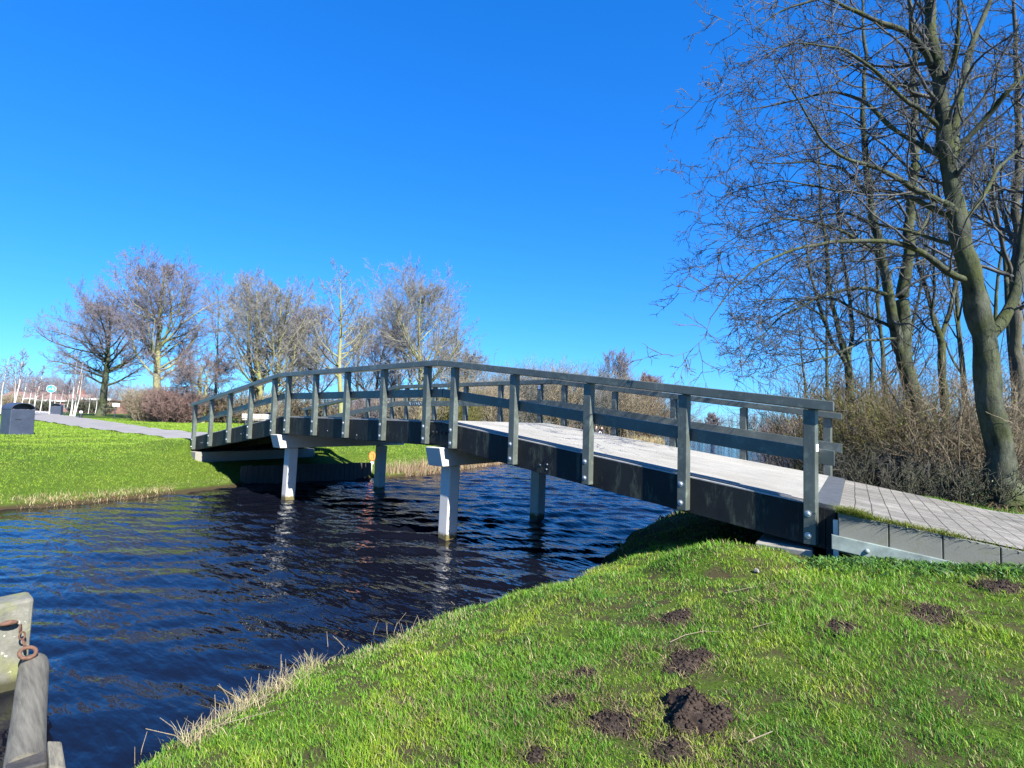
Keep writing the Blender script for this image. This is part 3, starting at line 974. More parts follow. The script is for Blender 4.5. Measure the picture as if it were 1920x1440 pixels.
def stubble(P, n, h0, h1, w, label, seed, colour, patch=1.0, spread=.1, lean=.25):
    rs = np.random.RandomState(seed)
    x, y = shore_line(P, n, rs, spread)
    ok = (sdist(x, y) > -.12) & (fbm(x, y, 1.7, seed) > patch)
    x, y = x[ok], y[ok]; n = len(x)
    h = rs.uniform(h0, h1, n); la = rs.uniform(0, 6.28, n); lm_ = np.abs(rs.normal(0, lean, n))
    col = np.array(colour) * rs.uniform(.55, 1.2, (n, 1)) * np.array([1, 1, 1])
    col = np.where(rs.uniform(0, 1, (n, 1)) < .25, np.array([0.22, 0.12, 0.06]) * rs.uniform(.7, 1.3, (n, 1)), col)
    o = blades('dry_reeds', np.stack([x, y, np.maximum(ground_z(x, y), -.05) - .01], 1), h, np.full(n, w) * rs.uniform(.6, 1.3, n), np.stack([np.cos(la) * lm_, np.sin(la) * lm_], 1), col, M['straw'], seed=seed)
    return tag(o, label, 'reeds', kind='stuff')
stubble([(-4.5, -5.6), (-4.72, -3.4), (-5.3, -1.75), (-6.08, .12)], 2200, .03, .11, .010, 'thin fringe of dry straw at the edge of the left lawn', 51, (.37, .32, .18), .25, .10, .9)
stubble([(-6.1, 5.4), (-6.5, 7.2), (-7.9, 10.5), (-9.5, 14.5)], 5200, .15, .48, .011, 'reddish tan dry reeds along the bank behind the bridge piles', 52, (.40, .32, .215), -.9, .18, .5)
stubble([(-17, 36), (-20.5, 49.5), (-24, 52.5), (-31, 57.5), (-52, 79)], 6000, .3, .8, .05, 'tan reed fringe of the distant grassy point by the open water', 53, (.37, .32, .18), -1.2, .3, .4)

# single dry stalks and tufts at the near shore
rs = np.random.RandomState(77)
def stalks(px, py, n, h0, h1, spread, seed, label, lean=.25, w=.0055):
    rs = np.random.RandomState(seed)
    c = hit(px, py)
    root = empty('dry_stalks', tuple(c))
    mb = MB()
    for i in range(n):
        o = rs.normal(0, spread, 2)
        hh = rs.uniform(h0, h1)
        l = rs.normal(0, lean, 2)
        z0 = max(float(ground_z(c[0] + o[0], c[1] + o[1])), -.06) - c[2] - .02
        p0 = np.array([o[0], o[1], z0])
        p1 = p0 + (l[0] * hh * .4, l[1] * hh * .4, hh * .55)
        p2 = p1 + (l[0] * hh * .7 + rs.normal(0, .02), l[1] * hh * .7, hh * .45)
        mb.tube([p0, p1, p2], [w / 2, w / 2, w / 3], 5)
    mb.build('stalk_cluster', M['twig_tan'], root)
    m = n * 20
    o = rs.normal(0, spread * 1.25, (m, 2))
    X, Y = c[0] + o[:, 0], c[1] + o[:, 1]
    ok = sdist(X, Y) > -.05; X, Y = X[ok], Y[ok]; m = len(X)
    la = rs.uniform(0, 6.28, m); lm_ = np.abs(rs.normal(.7, .5, m))
    base = np.stack([X - c[0], Y - c[1], ground_z(X, Y) - c[2] - .005], 1)
    blades('dry_grass', base, rs.uniform(.03, .11, m), np.full(m, .004), np.stack([np.cos(la) * lm_, np.sin(la) * lm_], 1),
           np.array([.38, .33, .19]) * rs.uniform(.6, 1.15, (m, 1)), M['straw'], parent=root, seed=seed)
    return tag(root, label, 'dry stalks', 'dry stalks along the near shore')
stalks(745, 1190, 12, .12, .27, .08, 1, 'tallest tuft of dry stalks at the near waterline, below the right pile')
stalks(660, 1220, 8, .10, .22, .08, 2, 'short dry stalks at the waterline just left of the tallest tuft')
stalks(575, 1255, 9, .08, .18, .045, 3, 'sparse upright dry stalks midway along the near shore')
stalks(520, 1290, 10, .10, .22, .07, 4, 'dry stalks leaning over the small mud gap in the shore')
stalks(455, 1330, 12, .10, .22, .09, 5, 'pale thick clump of straw and stalks on the lower shore')
stalks(375, 1385, 9, .08, .20, .07, 6, 'bent straggling stalks nearest the bottom of the shore', lean=.8)
stalks(885, 1140, 7, .06, .15, .08, 7, 'thin dry stalks beside the grassy bump on the shore')
stalks(245, 1436, 2, .16, .22, .02, 8, 'lone upright stalks standing in the water')

# ------------------------------------------------------------------ molehills
def molehill(m, p, seed, label):
    rs = np.random.RandomState(seed)
    R, H = m[2], m[3] * (1.0 if m[2] > .18 else .6)
    n = 44
    g = np.linspace(-1.15, 1.15, n)
    X, Y = np.meshgrid(g * R, g * R, indexing='ij')
    rr = np.sqrt(X ** 2 + Y ** 2) / R
    ang = np.arctan2(Y, X)
    edge = 1 + 0.22 * np.sin(2 * ang + seed) + 0.16 * np.sin(3 * ang + 2.3 * seed) + 0.12 * np.sin(7 * ang + 2 * seed) + .10 * fbm(X, Y, 30, seed + 5)
    q = np.clip(1 - (rr / edge) ** 2, -0.4, 1)
    lump = (fbm(X * 1.0 + seed, Y, 30, seed) * .016 + fbm(X, Y, 75, seed + 1) * .010) * min(1, H / .06)
    Z = np.where(q > 0, H * q ** .8 + lump * np.clip(q * 3, 0, 1), q * .08) + ground_z(p[0] + X, p[1] + Y) - p[2] - .002
    V = np.stack([X, Y, Z], -1).reshape(-1, 3)
    Q = grid_quads(n, n)
    cen = V[Q].mean(1)
    keep = (np.sqrt(cen[:, 0] ** 2 + cen[:, 1] ** 2) < 1.05 * R)
    Q = Q[keep]
    # crumbs of soil on the mound
    nc = int(1300 * (R / .185) ** 2)
    Vs, Qs, off = [V], [Q], len(V)
    cube = np.array([(-1, -1, -1), (1, -1, -1), (1, 1, -1), (-1, 1, -1), (-1, -1, 1), (1, -1, 1), (1, 1, 1), (-1, 1, 1)], float)
    cq = np.array([(3, 2, 1, 0), (4, 5, 6, 7), (0, 1, 5, 4), (1, 2, 6, 5), (2, 3, 7, 6), (3, 0, 4, 7)])
    for i in range(nc):
        a = rs.uniform(0, 6.28); k = R * math.sqrt(rs.uniform(0, 1.9)) * rs.uniform(.75, 1.0)
        cx, cy = k * math.cos(a), k * math.sin(a)
        i0 = int(np.clip((cx / R + 1.15) / 2.3 * (n - 1), 0, n - 1)); j0 = int(np.clip((cy / R + 1.15) / 2.3 * (n - 1), 0, n - 1))
        s = .0015 + .0070 * rs.uniform(0, 1) ** 4
        c = cube * s * rs.uniform(.5, 1.2, (8, 3))
        th = rs.uniform(0, 6.28)
        c = np.stack([c[:, 0] * math.cos(th) - c[:, 1] * math.sin(th), c[:, 0] * math.sin(th) + c[:, 1] * math.cos(th), c[:, 2]], 1)
        Vs.append(c + (cx, cy, Z[i0, j0] + s * .4)); Qs.append(cq + off); off += 8
    o = mesh_np('molehill', np.concatenate(Vs), np.concatenate(Qs), M['soil'])
    o.location = tuple(p)
    return tag(o, label, 'molehill', 'molehills in the near grass')
ML = ['largest fresh black molehill in the near grass', 'small dark molehill nearest the bridge shadow in the open grass', 'ragged brown molehill just above the largest one',
      'small crumbly molehill left of the ragged brown one', 'flat worn soil patch below the small crumbly molehill', 'broad brown soil heap left of the largest molehill',
      'half-grown-over soil heap in front of the largest molehill', 'soil scrape at the left front of the lawn', 'small grey-brown molehill alone in the middle of the right lawn',
      'long low dark soil strip in the right lawn', 'dark molehill beside the pale steel waling', 'tiny flat soil patch close to the bridge end']
for i, (m, p) in enumerate(zip(MOLE, MOLE_P)): molehill(m, p, i + 3, ML[i])

rs = np.random.RandomState(41)
bs, cs = [], []
for m, p in list(zip(MOLE, MOLE_P)) + [((0, 0, .16), hit(*q)) for q in ((1040, 1290), (1120, 1345), (1340, 1405), (1225, 1232), (960, 1385), (1590, 1150), (1700, 1150), (1480, 1105), (760, 1340), (880, 1300))]:
    k = int(420 * (m[2] / .15) ** 1.5)
    a = rs.uniform(0, 6.28, k); rr_ = m[2] * (.55 + np.abs(rs.normal(0, .45, k)))
    bs.append(np.stack([p[0] + rr_ * np.cos(a) * 1.2, p[1] + rr_ * np.sin(a)], 1))
bs = np.concatenate(bs); n = len(bs)
la = rs.uniform(0, 6.28, n); lm_ = np.abs(rs.normal(1.4, .7, n))
col = np.where(rs.uniform(0, 1, (n, 1)) < .5, np.array([.25, .20, .11]), np.array([.10, .075, .05])) * rs.uniform(.5, 1.3, (n, 1))
tag(blades('dead_grass', np.stack([bs[:, 0], bs[:, 1], ground_z(bs[:, 0], bs[:, 1])], 1), rs.uniform(.012, .04, n), rs.uniform(.002, .005, n), np.stack([np.cos(la) * lm_, np.sin(la) * lm_], 1), col, M['straw'], seed=42),
    'brown dead grass and crumbs around the molehills', 'dead grass', kind='stuff')

# pale twigs lying in the grass
def twig(pts, r, label, mat='twig_tan'):
    P = [hit(*q, lift=.03) for q in pts]
    mb = MB()
    mb.tube([p - P[0] for p in P], [r * (1 - .5 * i / len(P)) for i in range(len(P))], 5)
    o = mb.build('twig', M[mat]); o.location = tuple(P[0])
    tag(o, label, 'twig', 'pale twigs in the near grass')
twig([(1256, 1206), (1285, 1191), (1320, 1186), (1356, 1188)], .0032, 'long curved pale twig lying below the small dark molehill')
twig([(1412, 1178), (1452, 1169)], .0025, 'short pale straw in the grass left of the grey-brown molehill')
twig([(1402, 1392), (1448, 1376)], .0038, 'pale broken stick near the bottom of the lawn')
twig([(1742, 1221), (1775, 1225)], .0025, 'short yellowish straw in the right lawn')
twig([(1360, 1113), (1420, 1101)], .0022, 'thin pale stem near the bridge end')
mb = MB()
p = hit(1418, 1078)
vs = .62 * np.array([(-.04, -.02, -.01), (.045, -.025, -.01), (.04, .03, -.01), (-.03, .03, -.01), (-.03, -.015, .035), (.03, -.02, .045), (.028, .02, .035), (-.02, .02, .05)])
mb.hexa([tuple(v) for v in vs])
o = mb.build('stone', M['abut'], None, .008); o.location = tuple(p + (0, 0, .02)); tag(o, 'single pale grey stone in the grass below the bridge end', 'stone')

# tufts hanging over the kerb
rs = np.random.RandomState(5)
bs, hh, ll = [], [], []
for i in range(1900):
    s = rs.choice([rs.uniform(0, .25), rs.uniform(.15, .9), rs.uniform(0, 2.2)], p=[.42, .44, .14])
    e = ek(s); jy = rs.normal(.03, .035)
    bs.append((e[0] + rs.normal(0, .03), e[1] + max(jy, -.01), path_right_z(e[0], e[1]) - .012)); hh.append(rs.uniform(.02, .06) if s > .2 else rs.uniform(.03, .10)); ll.append((rs.normal(0, .7), rs.normal(-.9, .6)))
n = len(bs)
col = np.array([.16, .23, .02]) * rs.uniform(.55, 1.25, (n, 1)); col = np.where(rs.uniform(0, 1, (n, 1)) < .3, np.array([.32, .28, .12]) * rs.uniform(.6, 1.2, (n, 1)), col)
tag(blades('kerb_weeds', np.array(bs), np.array(hh), np.full(n, .005), np.array(ll), col, M['blade'], seed=5), 'green and yellow weeds growing along the kerb of the brick path', 'weeds', kind='stuff')
# ivy-like ground leaves below the waling
bs = []
for i in range(2600):
    s = rs.uniform(-.15, 2.4); e = bk(s)
    yy = e[1] - abs(rs.normal(.0, .22)) - .01
    bs.append((e[0] + rs.normal(0, .04), yy))
bs = np.array(bs); n = len(bs)
la = rs.uniform(0, 6.28, n); lm_ = np.abs(rs.normal(1.3, .6, n))
tag(blades('ground_leaves', np.stack([bs[:, 0], bs[:, 1], ground_z(bs[:, 0], bs[:, 1])], 1), rs.uniform(.02, .06, n), rs.uniform(.012, .028, n), np.stack([np.cos(la) * lm_, np.sin(la) * lm_], 1),
           np.array([.06, .14, .03]) * rs.uniform(.5, 1.5, (n, 1)), M['leaf'], seed=6), 'small dark green leaves at the foot of the kerb', 'ground cover', kind='stuff')

# ------------------------------------------------------------------ trees
def tubes_np(P, R, K):
    """tubes round many polylines at once: P (N,S,3), R (N,S)"""
    n, s, _ = P.shape
    T = norm(np.gradient(P, axis=1))
    ref = np.where(np.abs(T[:, :1, 2:3]) < .8, np.array([0, 0, 1.0]), np.array([1.0, 0, 0]))
    A = norm(np.cross(T, np.broadcast_to(ref, T.shape)))
    B = np.cross(T, A)
    w = np.arange(K) * 2 * np.pi / K
    V = P[:, :, None, :] + R[:, :, None, None] * (A[:, :, None, :] * np.cos(w)[None, None, :, None] + B[:, :, None, :] * np.sin(w)[None, None, :, None])
    idx = np.arange(n * s * K).reshape(n, s, K)
    nx = np.roll(idx, -1, 2)
    Q = np.stack([idx[:, :-1], nx[:, :-1], nx[:, 1:], idx[:, 1:]], -1).reshape(-1, 4)
    return V.reshape(-1, 3), Q

def grow(rs, base, d, L, r0, S, wob, trop, rend=.35, droop=0.0):
    n = len(base)
    P = np.zeros((n, S + 1, 3)); P[:, 0] = base
    d = norm(d)
    for k in range(S):
        d = norm(d + rs.normal(0, wob, (n, 3)) + np.array([0, 0, trop - droop * (k / S)]))
        P[:, k + 1] = P[:, k] + d * (L / S)[:, None]
    w = np.linspace(1, rend, S + 1)
    return P, r0[:, None] * w[None]

def kids(rs, P, R, L, n, t0, t1, ang, aj, lr, rr, rmin, keep=1.0, taper=.5):
    N_, S1, _ = P.shape
    t = t0 + (t1 - t0) * ((np.arange(n)[None] + rs.uniform(0, 1, (N_, n))) / n)
    f = t * (S1 - 1); i = np.minimum(f.astype(int), S1 - 2); w = f - i
    ii = np.arange(N_)[:, None]
    base = P[ii, i] * (1 - w)[..., None] + P[ii, i + 1] * w[..., None]
    tan = norm(P[ii, i + 1] - P[ii, i])
    rad_ = R[ii, i] * (1 - w) + R[ii, i + 1] * w
    v = rs.normal(0, 1, base.shape)
    perp = norm(v - tan * np.sum(v * tan, -1, keepdims=True))
    a = np.radians(ang + rs.normal(0, aj, t.shape))[..., None]
    d = tan * np.cos(a) + perp * np.sin(a)
    l = L[:, None] * lr * (1 - taper * t) * rs.uniform(.65, 1.25, t.shape)
    r = np.maximum(rad_ * rr * rs.uniform(.75, 1.1, t.shape), rmin)
    m = rs.uniform(0, 1, t.shape) < keep
    return base[m], d[m], l[m], r[m]

class Wood:
    def __init__(self, origin):
        self.o = np.array(origin, float); self.parts = {'trunk': [], 'crown': []}
    def add(self, P, R, K, part): self.parts[part].append((P, R, K))
    def build(self, root, mt, mc):
        for part, m in (('trunk', mt), ('crown', mc)):
            if not self.parts[part]: continue
            Vs, Qs, off = [], [], 0
            for P, R, K in self.parts[part]:
                V, Q = tubes_np(P, R, K)
                if K >= 12:                                    # furrows and lumps of old bark
                    C_ = np.repeat(P.reshape(-1, 3), K, 0); dv = V - C_
                    f_ = 1 + .055 * fbm(V[:, 0] * 1 + V[:, 2] * .4, V[:, 1], 16, 71) + .05 * fbm(V[:, 0] + V[:, 1], V[:, 2], 11, 72) + .03 * fbm(V[:, 0] - V[:, 1], V[:, 2] * .5, 45, 73)
                    V = C_ + dv * f_[:, None]
                Vs.append(V); Qs.append(Q + off); off += len(V)
            mesh_np(part, np.concatenate(Vs) - (0 if root is None else 0), np.concatenate(Qs), m, root, smooth=True)

def make_tree(name, loc, H, seed, label, mt, mc, r0=.25, stems=1, clear=.25, lean=(0, 0), n1=26, a1=55, lr1=.42, shape='round', trop1=.10, lv=((10, 45, .52), (8, 42, .52), (7, 40, .55)),
              rmin=.010, wob=.07, splay=18, group='bare trees along the far bank', crown_top=1.0, t_first=None):
    rs = np.random.RandomState(seed)
    root = empty(name, tuple(loc))
    wd = Wood(loc)
    S = 16
    base = np.zeros((stems, 3)); base[:, 2] = -.1
    d = np.tile(np.array([lean[0], lean[1], 1.0]), (stems, 1))
    if stems > 1:
        a = np.linspace(0, 2 * np.pi, stems, endpoint=False) + rs.uniform(0, .8, stems)
        d = d + np.stack([np.cos(a), np.sin(a), 0 * a], 1) * math.tan(rad(splay)) * rs.uniform(.6, 1.2, (stems, 1))
        base[:, :2] += np.stack([np.cos(a), np.sin(a)], 1) * r0 * .7
    L = H * rs.uniform(.85, 1.0, stems) if stems > 1 else np.array([H * 1.0])
    P0, R0 = grow(rs, base, d, L, np.full(stems, r0), S, wob * .6, .10, .07)
    R0[:, 0] *= 1.35
    wd.add(P0, R0, 9, 'trunk')
    t0 = clear if t_first is None else t_first
    b, dd, l, r = kids(rs, P0, R0, L, n1, t0, .97, a1, 9, 1.0, .5, rmin, taper=0)
    t = (b[:, 2] / H - t0) / (1 - t0)
    t = np.clip(t, 0, 1)
    sh = {'round': .55 + .45 * np.sin(np.pi * np.clip(t * .95 + .12, 0, 1)) - .45 * t, 'cone': 1.0 - .80 * t, 'vase': .9 - .55 * t, 'umbrella': .75 + .3 * np.sin(np.pi * t) - .35 * t}[shape]
    l = H * lr1 * np.maximum(sh, .12) * rs.uniform(.75, 1.15, len(b))
    P1, R1 = grow(rs, b, dd, l, r, 9, wob * 1.4, trop1, .25)
    wd.add(P1, R1, 6, 'crown' if mt == 'birch' else 'trunk')
    Pp, Rp, Lp = P1, R1, l
    # the leader also carries fine branches near its top
    for k, (n, a, lr) in enumerate(lv):
        b, dd, l, r = kids(rs, Pp, Rp, Lp, n, .22 if k == 0 else .12, 1.0, a, 12, lr, .55, rmin, taper=.45)
        S2 = (6, 4, 3)[min(k, 2)]
        Pp, Rp = grow(rs, b, dd, l, r, S2, wob * 1.8, trop1 * .8, .45)
        Lp = l
        wd.add(Pp, Rp, (5, 4, 3)[min(k, 2)], 'crown')
    wd.build(root, M[mt], M[mc])
    return tag(root, label, 'tree', group)

def T(name, px, depth, top_y, label, **k):
    p = on_ground(px, depth)
    y0 = at(px, 0, depth)
    H = .93 * float((CAM + ray(px, top_y) * depth)[2] - p[2])
    return make_tree(name, p, H, k.pop('seed'), label, k.pop('mt', 'bark_moss'), k.pop('mc', 'twig_purple'), **k)

far = dict(rmin=.0092)
T('bare_tree', 188, 62, 560, 'spreading dark bare tree with a mossy trunk left of the brown bushes', seed=3, mt='bark_moss', mc='twig_purple', r0=.42, clear=.28, a1=68, lr1=.62, shape='umbrella', trop1=.07, n1=38, lean=(.05, .08), **far)
T('bare_tree', 292, 52, 470, 'tallest rounded bare tree rising behind the two brown bushes', seed=5, mt='bark_green', mc='twig_purple', r0=.40, clear=.24, a1=58, lr1=.58, n1=36, trop1=.08, **far)
T('alder', 400, 51, 505, 'thin reddish bare tree between the two big rounded trees', seed=8, mt='bark_moss', mc='twig_red', r0=.15, clear=.35, a1=58, lr1=.26, n1=20, lv=((7, 45, .5), (6, 42, .5), (4, 40, .5)), **far)
T('beech_tree', 378, 47, 655, 'low flat-topped tree with rusty leaves left of the bridge railing', seed=9, mt='bark_green', mc='twig_purple', r0=.20, stems=3, clear=.42, a1=74, lr1=.7, shape='umbrella', n1=8, trop1=.03, splay=14, **far)
T('bare_tree', 500, 50, 510, 'broad bare tree with several pale trunks behind the left end of the railing', seed=12, mt='bark_green', mc='twig_pale', r0=.28, stems=4, splay=19, clear=.18, a1=46, lr1=.52, n1=15, trop1=.10, shape='round', **far)
T('bare_tree', 590, 56, 560, 'smaller purple-grey bare tree half hidden left of the spire-shaped tree', seed=14, mt='bark_dark', mc='twig_purple', r0=.22, clear=.2, a1=54, lr1=.52, n1=28, **far)
T('bare_tree', 640, 46, 478, 'slender spire-shaped bare tree standing above the middle of the bridge', seed=16, mt='bark_green', mc='twig_pale', r0=.24, clear=.30, a1=62, lr1=.38, shape='cone', n1=30, wob=.06, lv=((7, 45, .5), (5, 42, .5), (5, 40, .5)), **far)
T('bare_tree', 695, 58, 600, 'low rounded bare tree between the spire-shaped tree and the pale vase-shaped one', seed=18, mt='bark_moss', mc='twig_purple', r0=.2, clear=.15, a1=54, lr1=.58, n1=28, **far)
T('bare_tree', 786, 49, 515, 'pale vase-shaped bare tree with upswept branches, rightmost of the tall row', seed=21, mt='bark_green', mc='twig_pale', r0=.27, clear=.20, a1=46, lr1=.66, n1=34, trop1=.10, shape='round', **far)
T('bare_tree', 868, 60, 640, 'low pale bare tree at the right foot of the vase-shaped tree', seed=23, mt='bark_green', mc='twig_pale', r0=.16, stems=3, splay=20, clear=.1, a1=45, lr1=.5, n1=14, **far)
T('bare_tree', 1165, 78, 632, 'lone upright lilac-grey bare tree above the right half of the bridge', seed=25, mt='bark_dark', mc='twig_purple', r0=.18, stems=5, splay=13, clear=.1, a1=28, lr1=.36, n1=16, trop1=.16, rmin=.012, lv=((8, 36, .5), (6, 38, .5), (4, 36, .5)))
T('bare_tree', 1212, 82, 690, 'lower reddish bare tree at the right shoulder of the lone lilac tree', seed=26, mt='bark_dark', mc='twig_red', r0=.15, stems=3, splay=16, clear=.1, a1=36, lr1=.45, n1=16, trop1=.1, rmin=.014)
T('bare_tree', 1336, 190, 772, 'tiny distant bare tree on the far side of the lake', seed=28, mt='bark_dark', mc='twig_purple', r0=.3, clear=.1, a1=45, lr1=.5, n1=26, rmin=.05)

for i, (px, dep, ty, lab) in enumerate([(545, 68, 575, 'background bare tree right behind the many-trunked tree'), (668, 66, 570, 'background bare tree just right of the spire-shaped tree'), (742, 70, 560, 'background bare tree left of the vase-shaped one'), (838, 74, 610, 'background bare tree right of the vase-shaped one')]):
    T('bare_tree', px, dep, ty, lab, seed=40 + i, mt='bark_moss', mc=('twig_purple', 'twig_pale')[i % 2], r0=.18, clear=.12, a1=45, lr1=.5, n1=26, rmin=.013, lv=((9, 45, .52), (7, 42, .52), (5, 40, .55)))

# rusty leaves that still hang on the low tree
rs = np.random.RandomState(60)
beech = [o for o in bpy.data.objects if o.name.startswith('beech_tree')][0]
cr = [c for c in beech.children if c.name.startswith('crown')][0]
vv = np.zeros(len(cr.data.vertices) * 3, np.float32); cr.data.vertices.foreach_get('co', vv); vv = vv.reshape(-1, 3)
hi = vv[vv[:, 2] > np.percentile(vv[:, 2], 45)]
pk = hi[rs.randint(0, len(hi), 1700)] + rs.normal(0, .08, (1700, 3))
nl = len(pk); la = rs.uniform(0, 6.28, nl)
blades('leaves', pk, rs.uniform(-.09, -.02, nl), rs.uniform(.04, .08, nl), np.stack([np.cos(la), np.sin(la)], 1) * .9, np.array([.19, .10, .05]) * rs.uniform(.5, 1.4, (nl, 1)), M['leaf'], parent=beech, seed=61)

# shrubs and thickets
def make_shrub(name, loc, H, Rr, seed, label, mat, stems=60, lv=((6, 40, .5), (5, 42, .5)), rmin=.006, r0=.014, splay=.6, group=None, cat='shrub', trop=.05, droop=0.0, leaves=None, wob=.12, fan=0.45):
    rs = np.random.RandomState(seed)
    root = empty(name, tuple(loc))
    a = rs.uniform(0, 6.28, stems); k = np.sqrt(rs.uniform(0, 1, stems)) * Rr * fan
    base = np.stack([k * np.cos(a), k * np.sin(a), np.full(stems, -.08)], 1)
    base[:, 2] = ground_z(base[:, 0] + loc[0], base[:, 1] + loc[1]) - loc[2] - .05
    d = np.stack([np.cos(a) * splay * k / Rr / fan + rs.normal(0, .2, stems), np.sin(a) * splay * k / Rr / fan + rs.normal(0, .2, stems), np.ones(stems)], 1)
    L = H * (rs.uniform(.45, 1.25, stems) if name == 'bramble_bush' else rs.uniform(.7, 1.15, stems))
    P, R = grow(rs, base, d, L, np.full(stems, r0) * rs.uniform(.6, 1.2, stems), 7, wob, trop, .4, droop)
    wd = Wood(loc)
    wd.add(P, R, 5, 'trunk')
    Lp = L
    for i, (n, an, lr) in enumerate(lv):
        b, dd, l, r = kids(rs, P, R, Lp, n, .12, 1.0, an, 14, lr, .6, rmin, taper=.4)
        P, R = grow(rs, b, dd, l, r, 4 if i == 0 else 3, wob * 1.2, trop, .5, droop)
        Lp = l
        wd.add(P, R, 4 if i == 0 else 3, 'crown')
    V, Q, off = [], [], 0
    for part in ('trunk', 'crown'):
        for PP, RR, K in wd.parts[part]:
            v, q = tubes_np(PP, RR, K); V.append(v); Q.append(q + off); off += len(v)
    mesh_np('twigs', np.concatenate(V), np.concatenate(Q), M[mat], root, smooth=True)
    if leaves:
        nl, colr, sz = leaves
        allp = P.reshape(-1, 3)
        pk = allp[rs.randint(0, len(allp), nl)] + rs.normal(0, .04, (nl, 3))
        pk = pk[pk[:, 2] < H * .95]; nl = len(pk)
        la = rs.uniform(0, 6.28, nl)
        blades('leaves', pk, rs.uniform(-sz, sz, nl), rs.uniform(.5, 1.0, nl) * sz * .8, np.stack([np.cos(la), np.sin(la)], 1), np.array(colr) * rs.uniform(.5, 1.5, (nl, 1)), M['leaf'], parent=root, seed=seed)
    tag(root, label, cat, group)
    return root

def Sh(px, depth, top_y, wpx, label, **k):
    p = on_ground(px, depth)
    H = float((CAM + ray(px, top_y) * depth)[2] - p[2])
    return make_shrub(k.pop('name', 'bush'), p, H, wpx / 2 * depth / F_PX, k.pop('seed'), label, k.pop('mat', 'twig_tan'), **k)

Sh(278, 46, 735, 66, 'tan twiggy bush, left one of the pair beside the path', seed=31, mat='twig_tan', stems=260, r0=.02, rmin=.011, splay=.55, lv=((7, 40, .45), (5, 42, .5)), fan=.8, group='twiggy bushes beside the far path')
Sh(325, 45, 737, 64, 'purple-brown twiggy bush, right one of the pair beside the path', seed=32, mat='twig_red', stems=280, r0=.02, rmin=.011, splay=.55, lv=((7, 40, .45), (5, 42, .5)), fan=.8, group='twiggy bushes beside the far path')
G1 = 'thicket bushes along the far bank'
for i, (px, dep, ty, wp, mat, lab) in enumerate([
        (380, 50, 742, 70, 'bramble', 'brown thicket bush under the low tree with rusty leaves'),
        (445, 50, 738, 75, 'bramble', 'grey-brown thicket bush behind the left railing posts'),
        (520, 50, 742, 80, 'twig_tan', 'tan thicket bush to the right of the pale bench'),
        (580, 52, 745, 70, 'bramble', 'brown thicket bush behind the far railing end'),
        (640, 50, 748, 70, 'twig_tan', 'yellowish thicket bush at the foot of the spire-shaped tree'),
        (705, 50, 742, 80, 'twig_purple', 'reddish thicket bush between spire-shaped and vase-shaped tree'),
        (770, 50, 745, 80, 'twig_tan', 'straw-coloured thicket bush at the foot of the vase-shaped tree'),
        (838, 52, 742, 80, 'twig_olive', 'olive thicket bush to the right of the vase-shaped tree'),
        (905, 56, 728, 90, 'twig_tan', 'yellow-tan thicket bush behind the bridge crest'),
        (950, 66, 700, 90, 'twig_grey', 'tall pale grey willow thicket behind the crest of the railing'),
        (1020, 68, 700, 95, 'twig_tan', 'tall tan willow thicket right of the pale grey one'),
        (1085, 70, 708, 90, 'twig_grey', 'willow thicket left of the lone lilac tree'),
        (1150, 72, 722, 80, 'twig_tan', 'willow thicket directly below the lone lilac tree'),
        (1215, 75, 735, 90, 'bramble', 'brown willow thicket closest to the open water')]):
    big = ty < 735
    Sh(px, dep, ty, wp * 1.25, lab, seed=100 + i, mat=mat, stems=(95 if px < 660 else 150) if not big else 180, r0=.022, rmin=.0125, splay=.3 if big else .4, lv=((8, 36, .42), (6, 40, .5)), fan=.85, group=G1, name='thicket_bush')
for i, (px, dep, ty, wp, mat, lab) in enumerate([
        (30, 138, 706, 120, 'twig_red', 'reddish shrub row behind the birches at the left edge'), (85, 140, 714, 90, 'twig_red', 'reddish shrub behind the round blue sign'),
        (135, 136, 712, 90, 'twig_purple', 'purple shrub behind the white-trunked birch clump'), (205, 132, 722, 100, 'twig_purple', 'purple shrub behind the information board'), (10, 70, 742, 50, 'twig_tan', 'tan beech hedge behind the large litter bin')]):
    Sh(px, dep, ty, wp * 1.2, lab, seed=140 + i, mat=mat, stems=150, r0=.03, rmin=.016, splay=.3, lv=((6, 38, .4), (5, 40, .5)), fan=.9, group='shrubs around the houses', name='shrub')

# birches on the lawn at the left
BI = [(22, 42, 640, .10, .02), (0, 55, 660, .09, .03), (24, 60, 690, .10, .03), (38, 66, 680, .10, .04), (50, 60, 705, .10, .05), (57, 52, 676, .12, .09), (62, 50, 700, .10, .07),
      (74, 70, 712, .09, .06), (100, 75, 706, .08, .06), (108, 78, 716, .07, .05), (122, 68, 705, .10, .07), (132, 57, 660, .14, .03), (137, 57, 668, .12, .06), (139, 56, 690, .11, .09), (165, 85, 730, .08, .05), (178, 80, 722, .08, .07)]
BL = ['tall thin white birch behind the large litter bin', 'white birch cut by the left edge of the picture', 'slim birch just right of the tallest one', 'birch between the bin and the shrub row', 'short leaning birch beside the steep leaning pair',
      'left stem of the steep leaning birch pair near the path', 'right stem of the steep leaning birch pair near the path', 'small crooked birch left of the blue sign', 'thin birch just right of the blue sign', 'faint birch left of the second bin',
      'birch leaning right above the second bin', 'thickest white birch of the clump by the second bin', 'middle birch of the clump by the second bin', 'rightmost birch of the clump by the second bin', 'distant birch in front of the brick house', 'distant leaning birch left of the dark spreading tree']
